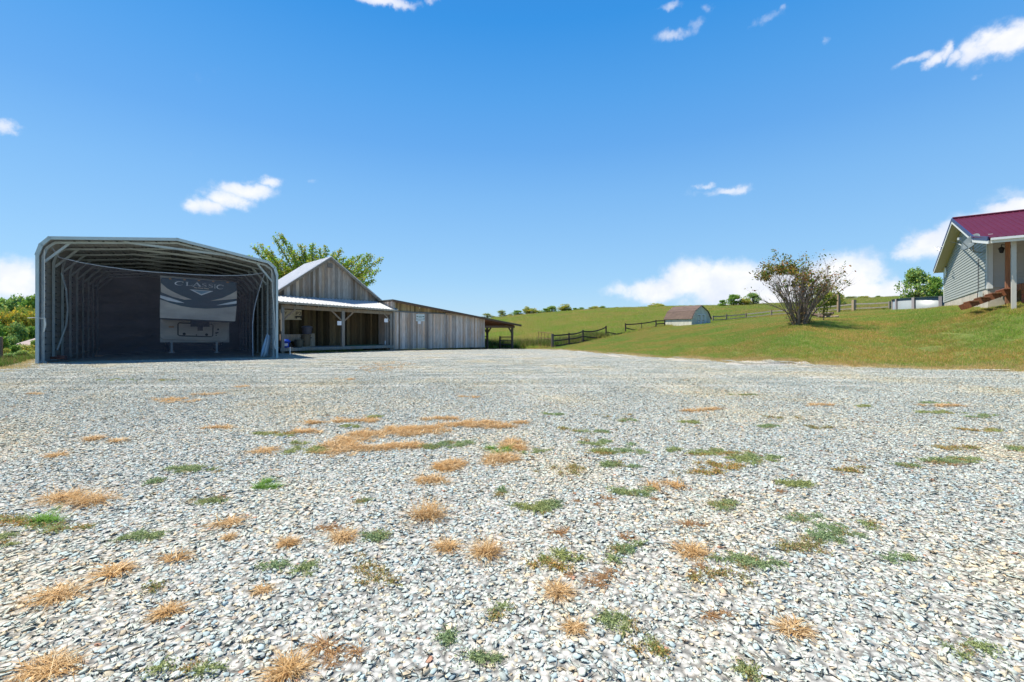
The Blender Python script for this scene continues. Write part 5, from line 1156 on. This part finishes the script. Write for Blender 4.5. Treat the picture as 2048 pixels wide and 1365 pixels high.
# the bare lilac-like bush on the lawn
BX = 25.2; BP = P(1600, BX); BP.z = zt(BP.x, BP.y); bush = thing('bush', BP, 'large vase shaped bush on the lawn, mostly bare stems with few leaves', 'bush')
rr = random.Random(5); r = np.random.default_rng(5); P_ = []; PB = []; stems = MB()
def grow_stem(p, d, L, rad, depth, leafp):
    pts_ = [p]; n = 6 if depth == 0 else 4; out = Vector((d.x, d.y, 0)) * (.26 if depth == 0 else 0)
    for k in range(n):
        d = (d + out + Vector((rr.gauss(0, .09), rr.gauss(0, .09), rr.gauss(.02, .05)))).normalized(); p = p + d * L / n; pts_.append(p)
        if depth < 3 and k >= (1 if depth == 0 else 0):
            for _ in range(2 if depth == 0 and k > 2 else 1):
                if rr.random() < (.85 if depth < 2 else .5):
                    d2 = (d + Vector((rr.gauss(0, .38), rr.gauss(0, .38), rr.gauss(.05, .2)))).normalized(); grow_stem(p, d2, L * rr.uniform(.28, .5), rad * (1 - k / n * .6) * .5, depth + 1, leafp)
    g_ = rr.uniform(.10, .2); stems.tube(pts_, [rad * (1 - .75 * k / n) for k in range(n + 1)], 4 if depth else 6, cap=False)
    tip = pts_[-1]; px = CX + F * tip.x / tip.y; py = HY - F * (tip.z - EYE) / tip.y
    dens = 0
    if 1545 < px < 1600 and 503 < py < 546: dens = 16
    if 1508 < px < 1538 and 526 < py < 560: dens = 16
    if 1530 < px < 1550 and 520 < py < 548: dens = 5
    if px > 1620 and py < 590: dens = 1.6
    if 1590 < px < 1620 and py < 570: dens = 2.5
    if px < 1500 or px > 1702 or py < 500: dens = 0
    if rr.random() < .8:
        for _ in range(int(dens * .95 * rr.uniform(.3, 1.4))): (P_ if rr.random() < .85 else PB).append(np.array(tip + Vector((rr.gauss(0, .11), rr.gauss(0, .11), rr.gauss(0, .1))) - BP))
    if py > 560 and rr.random() < .25: P_.append(np.array(tip - BP))
for k in range(52):
    a = rr.uniform(0, 6.28); q = rr.random() ** .6; bp = BP + Vector((.36 * q * math.cos(a), .36 * q * math.sin(a), -.05)); sp = .34 * q
    d = Vector((math.cos(a) * sp + .02, math.sin(a) * sp, 1)).normalized(); L = rr.uniform(2.2, 3.1) * (1.0 - .10 * q); grow_stem(bp, d, L, rr.uniform(.028, .045), 0, 0)
for (dx, dz) in ((-1.0, 1.1), (-.8, 1.5), (1.0, 1.5)): grow_stem(BP, Vector((dx, rr.uniform(-.3, .3), dz)).normalized(), 2.5, .035, 0, 0)
stems.build('stem', material('bush_bark', (.21, .165, .14), .9, noise=(8, .3, (1, 1, 1))), bush, fixn=False)
for _ in range(900): # brushy brown twigs and suckers near the foot
    a = rr.uniform(0, 6.28); q = rr.uniform(0, .75); PB.append(np.array((q * math.cos(a), q * math.sin(a) * .8, rr.uniform(.0, 1.3) * (1 - q * .5))))
child('foliage', leaf_mesh('foliage', P_, .062, [(.08, .15, .03), (.13, .19, .035), (.24, .22, .05), (.24, .12, .045), (.10, .13, .05)], r), bush)
child('dead_leaves', leaf_mesh('dead_leaves', PB, .045, [(.3, .2, .1), (.36, .28, .13), (.2, .2, .07)], r), bush)
# thin young plant beside it
yp = P(1647, 27.5); yp.z = zt(yp.x, yp.y); young = thing('sapling', yp, 'slender young leafy sapling just right of the bare bush', 'sapling')
mb = MB(); pth = [yp, yp + Vector((.05, 0, .9)), yp + Vector((-.02, 0, 1.7)), yp + Vector((.1, 0, 2.4))]; mb.tube(pth, [.03, .025, .015, .006], 6); mb.build('trunk', M_BARK, young)
P_ = [];
for i in range(420): f = rr.uniform(.18, 1); p = pth[0].lerp(pth[3], f); s_ = .10 + .22 * max(0, math.sin((f - .1) * 3)) * (1 if f > .55 else .5); P_.append(np.array(p + Vector((rr.gauss(0, s_), rr.gauss(0, s_), rr.gauss(0, .1))) - yp))
child('crown', leaf_mesh('crown', P_, .07, OLV[:3] + GRN[2:], r), young)

# ================================================================ GRASS TUFTS AND WEEDS IN THE GRAVEL
def ground_at(px, py):
    D = EYE * F / (py - HY)
    for _ in range(6): D = (EYE - gz(D)) * F / (py - HY)
    return Vector((U(px) * D, D, zt(U(px) * D, D) + .012)), D
TUFC = [(.52, .35, .165), (.60, .43, .23), (.44, .27, .115), (.68, .53, .32), (.32, .20, .085)]
M_STRAW = leafy('straw', .3, .7, 2.0, (1.0, .93, .8))
def tuft_mesh(seed, R, n, cols, up=.55, wd=.0035, ell=1.0, cen=.2):
    r = np.random.default_rng(seed); Vv = []; Ff = []; Cc = []; o = 0
    for i in range(n):
        a = r.uniform(0, 6.28); L = R * r.uniform(.45, 1.15); el = r.uniform(.08, 1.0) ** 1.2 * 1.25 * up * .7 / .55; b = np.array([r.normal(0, cen * R * ell), r.normal(0, cen * R), 0])
        d = np.array([math.cos(a) * math.cos(el), math.sin(a) * math.cos(el), math.sin(el)]); sd = np.array([-math.sin(a), math.cos(a), 0]) * wd * r.uniform(.6, 1.4); q = b.copy(); c = np.array(cols[r.integers(len(cols))]) * r.uniform(.8, 1.2); ring = []
        for k in range(4):
            f = k / 3; ring.append((q - sd * (1 - f * .75), q + sd * (1 - f * .75))); q = q + d * L / 3; d = d + np.array([r.normal(0, .10), r.normal(0, .10), -.28]); d /= np.linalg.norm(d)
        for k in range(4): Vv += [ring[k][0], ring[k][1]]
        for k in range(3): Ff.append((o + 2 * k, o + 2 * k + 1, o + 2 * k + 3, o + 2 * k + 2)); Cc.append(c)
        o += 8
    V_ = np.array(Vv); V_[:, 2] = np.maximum(V_[:, 2], .002)
    return np_mesh('dry_tuft', V_, np.array(Ff), np.array(Cc), M_STRAW)
TUFTS = [(855, 1036, 120, .62, 1.0, 'widest bushy straw tuft left of the gravel centre'), (893, 1100, 74, .5, 1.0, 'straw tuft touching the left side of a denser twin tuft'), (972, 1112, 100, .62, 1.0, 'dense spiky straw tuft nearest the bottom centre, right of its twin'),
 (576, 1092, 62, .5, 1.0, 'small upright golden tuft in the left middle gravel'), (688, 1080, 84, .45, 1.1, 'golden tuft with brown base between the small upright and widest tufts'), (1116, 1190, 86, .45, 1.0, 'pale thin rayed straw tuft low right of centre'),
 (1385, 1110, 96, .4, 1.3, 'pale straw tuft swept flat toward the right'), (128, 1000, 110, .4, 1.8, 'long flattened straw tuft at the left, upper of two'), (182, 1008, 110, .45, 1.7, 'swept golden straw tuft right of the long flattened one'), (108, 1198, 110, .4, 1.6, 'brown flattened tuft near the lower left edge'),
 (335, 1232, 80, .5, 1.0, 'pale sparse tuft in the lower left gravel'), (575, 1352, 120, .55, 1.0, 'pale fan shaped tuft cut by the bottom edge'), (1148, 1262, 62, .4, 1.0, 'faint pale tuft below the thin rayed tuft'), (525, 1186, 52, .35, 1.1, 'tiny golden tuft in the lower left middle'),
 (95, 1345, 130, .35, 1.7, 'golden tuft in the bottom left corner'), (457, 1080, 38, .5, 1.0, 'tiny upright tuft left of the small golden one'), (1000, 918, 84, .4, 1.3, 'orange straw tuft with green blades beside it, right of centre'), (530, 905, 72, .3, 1.6, 'flat orange tuft in the left middle distance')]
for i, (px, py, wpx, up, el, lb) in enumerate(TUFTS):
    p, D = ground_at(px, py); R = wpx / 2 / F * D * .95; me = tuft_mesh(200 + i, R, int(230 + 150 * (wpx / 100)), TUFC, up, .0012 + .00045 * D / 3, el)
    o = bpy.data.objects.new('dry_grass_tuft', me); scene.collection.objects.link(o); o.location = p; tag(o, lb, 'grass tuft', 'dry grass tufts in the gravel')
# scattered dead grass patches and creeping weeds (ground cover)
small_t = [tuft_mesh(300 + i, .13, 60, TUFC, .4, .003) for i in range(4)]
brown_t = [tuft_mesh(320 + i, .10, 60, [(.30, .17, .08), (.38, .25, .13), (.24, .15, .08)], .3, .0025) for i in range(2)]
pts, rots, idx, sc = [], [], [], []
def patch(px, py, wx, wy, n, kinds, smul=1.0):
    for _ in range(n):
        q, D = ground_at(px + random.gauss(0, wx / 2.6), py + random.gauss(0, wy / 2.6)); pts.append(tuple(q)); rots.append((0, 0, random.uniform(0, 6.28))); idx.append(random.choice(kinds)); sc.append(random.uniform(.5, 1.15) * smul)
S_ = [0, 1, 2, 3]; Bk = [4, 5]
for a in ((700, 890, 60, 18, 40), (680, 900, 40, 16, 26), (735, 872, 50, 8, 30), (790, 868, 70, 10, 44), (820, 862, 50, 8, 26), (860, 858, 45, 7, 24), (870, 866, 50, 5, 12), (900, 840, 60, 4, 20), (955, 850, 50, 8, 30), (975, 852, 30, 9, 26), (1005, 856, 36, 4, 16), (910, 853, 36, 4, 16), (690, 844, 30, 5, 16), (735, 844, 26, 4, 12), (625, 848, 26, 5, 10), (612, 866, 36, 4, 16), (745, 900, 50, 6, 18), (800, 895, 60, 6, 34), (890, 938, 40, 8, 22), (910, 932, 26, 6, 16), (860, 965, 36, 5, 12),
   (1000, 925, 50, 9, 20), (1025, 893, 36, 10, 18), (1045, 848, 30, 3, 10), (640, 948 - 40, 20, 3, 5), (345, 802, 60, 5, 28), (420, 790, 40, 3, 10), (490, 775, 30, 2, 8), (440, 857, 36, 3, 10), (190, 882, 24, 4, 8), (235, 885, 20, 3, 5), (65, 790, 20, 3, 6), (115, 915, 26, 4, 5), (760, 738, 60, 10, 60), (780, 728, 60, 6, 40), (700, 760, 30, 2, 8), (930, 796, 50, 3, 8), (1425, 820, 36, 3, 16), (1640, 812, 40, 3, 14), (1885, 813, 50, 3, 26), (1380, 824, 26, 2, 8), (1030, 900, 40, 6, 6), (1350, 975, 60, 18, 6), (460, 1050, 30, 6, 4), (1590, 1265, 30, 8, 4), (235, 1148, 30, 8, 5), (350, 1120, 30, 6, 2)): patch(*a, S_, .95)
for a in ((1180, 1158, 60, 22, 16), (1200, 1010, 50, 10, 8), (1130, 1070, 50, 12, 6), (1880, 932, 50, 5, 16), (1395, 1145, 40, 12, 9), (660, 1310, 50, 26, 12), (1380, 1050, 60, 14, 10), (640, 1065, 40, 8, 7), (1705, 925, 26, 5, 6), (1300, 1000, 40, 10, 6), (1440, 1235, 26, 10, 4), (1560, 985, 30, 5, 4), (1230, 1080, 60, 10, 5), (1720, 845, 40, 3, 6)): patch(a[0], a[1], a[2] * 1.2, a[3], max(2, int(a[4] * .45)), Bk, .75)
scatter('dead_grass_patches', pts, rots, sc, idx, small_t + brown_t, label='scattered patches of dead orange straw growing through the gravel')
LS = 1.7
def weed_mesh(seed, R, n, cols):
    r = np.random.default_rng(seed); c = []
    for s in range(int(n / 14)):
        a = r.uniform(0, 6.28); L = R * r.uniform(.3, 1.0); bend = r.normal(0, .5)
        for k in range(14): f = (k + 1) / 14; aa = a + bend * f; c.append((math.cos(aa) * L * f + r.normal(0, .007), math.sin(aa) * L * f + r.normal(0, .007), 0.016 + abs(r.normal(0, .016))))
    return leaf_mesh('weed', c, .0115, cols, r)
wg_t = [weed_mesh(400 + i, .21, 300, [(.12, .17, .085), (.15, .21, .10), (.19, .24, .12), (.11, .15, .07)]) for i in range(3)] + [weed_mesh(410 + i, .20, 180, [(.15, .17, .06), (.2, .17, .07), (.24, .15, .08), (.1, .12, .05)]) for i in range(2)] + [tuft_mesh(330, .14, 70, [(.12, .26, .03), (.16, .3, .05)], .6, .003)]
pts, rots, idx, sc = [], [], [], []
WG = [(375, 945, 50, 6, 12), (268, 1077, 46, 8, 7), (425, 1008, 44, 5, 6), (115, 1062, 60, 5, 6), (620, 905, 46, 8, 10), (865, 897, 40, 5, 10), (910, 892, 40, 5, 10), (1040, 1018, 36, 6, 5), (1080, 1026, 30, 10, 6), (1105, 1012, 36, 6, 6), (1005, 988, 20, 8, 3), (755, 1078, 60, 8, 7), (1275, 990, 60, 8, 9), (1230, 935, 50, 6, 9), (1220, 908, 60, 5, 14), (1195, 890, 36, 5, 7), (1195, 868, 34, 4, 7), (1500, 918, 60, 10, 22), (1405, 910, 34, 4, 7), (1442, 1015, 42, 8, 7), (1600, 973, 40, 6, 7), (1690, 1070, 60, 18, 14), (1640, 1080, 50, 12, 8), (1262, 1105, 50, 14, 8), (1108, 1122, 36, 8, 5), (1470, 1128, 50, 12, 6), (1510, 1132, 46, 10, 5), (1590, 1043, 36, 7, 5), (988, 1232, 34, 10, 3), (1245, 1252, 50, 18, 6), (1905, 925, 60, 5, 12), (885, 1280, 30, 16, 3), (605, 1142, 60, 10, 6), (1820, 935, 30, 4, 5), (1250, 862 + 40, 60, 10, 6), (1130, 862, 26, 3, 4), (540, 872, 60, 4, 8), (750, 838, 20, 3, 4), (1100, 832, 20, 2, 4), (1250, 843, 26, 3, 5), (1390, 848, 24, 3, 6), (1540, 855, 26, 3, 6), (1490, 792, 26, 2, 7), (1865, 808, 30, 2, 6), (1880, 828, 40, 3, 10), (1975, 835, 30, 3, 6), (1730, 815, 30, 2, 6), (232, 762, 40, 2, 6), (330, 762, 30, 2, 5), (25, 1050, 50, 10, 6), (5, 1085, 30, 10, 4), (1350, 905, 26, 3, 3), (700, 855, 30, 3, 5), (735, 1005, 26, 8, 3), (310, 940 + 28, 26, 4, 3), (1310, 1300, 36, 14, 4), (600, 950 - 60, 20, 3, 3), (1810, 1122, 30, 5, 3), (1940, 1305, 50, 14, 5), (1080, 905, 30, 4, 3), (1435, 905, 20, 3, 2), (2035, 900, 30, 4, 5), (1985, 865, 30, 3, 4), (1500, 1350, 30, 8, 3), (975, 1330, 40, 8, 4), (380, 1350, 60, 6, 5)]
for (px, py, wx, wy, n) in WG: patch(px, py, wx * 1.15, wy * 1.35, max(3, int(n * 1.5)), [0, 1, 2, 1, 0, 3], .50 if py < 1000 else (.42 if py < 1150 else .34))
for a in ((1440, 935, 60, 6, 14), (1390, 950, 50, 6, 8), (1610, 1098, 60, 14, 12), (1130, 945, 50, 8, 8), (1455, 910, 40, 5, 5), (1910, 898, 60, 4, 12), (1640, 858, 40, 3, 9), (1700, 945, 30, 5, 6), (1230, 835, 40, 3, 4), (1110, 1140, 60, 12, 6), (720, 1140, 50, 14, 6), (760, 1170, 40, 20, 5), (290, 1180, 30, 8, 2), (1430, 1160, 60, 10, 7), (570, 870, 40, 5, 5), (50, 1052, 60, 8, 6), (100, 1058, 60, 6, 4), (1560, 838, 30, 2, 4), (1950, 862, 40, 2, 5)): patch(a[0], a[1], a[2] * 1.2, a[3] * 1.3, max(3, int(a[4] * 1.2)), [3, 4], .52 if a[1] < 1000 else .38)
for a in ((98, 1048, 50, 6, 5), (524, 978, 36, 5, 5), (530, 968, 30, 4, 3), (1010, 905, 30, 4, 3), (980, 900, 20, 3, 2), (1040, 910, 14, 4, 1)): patch(*a, [5], .8)
scatter('creeping_weeds', pts, rots, sc, idx, wg_t, label='low grey green creeping weeds spread through the gravel')
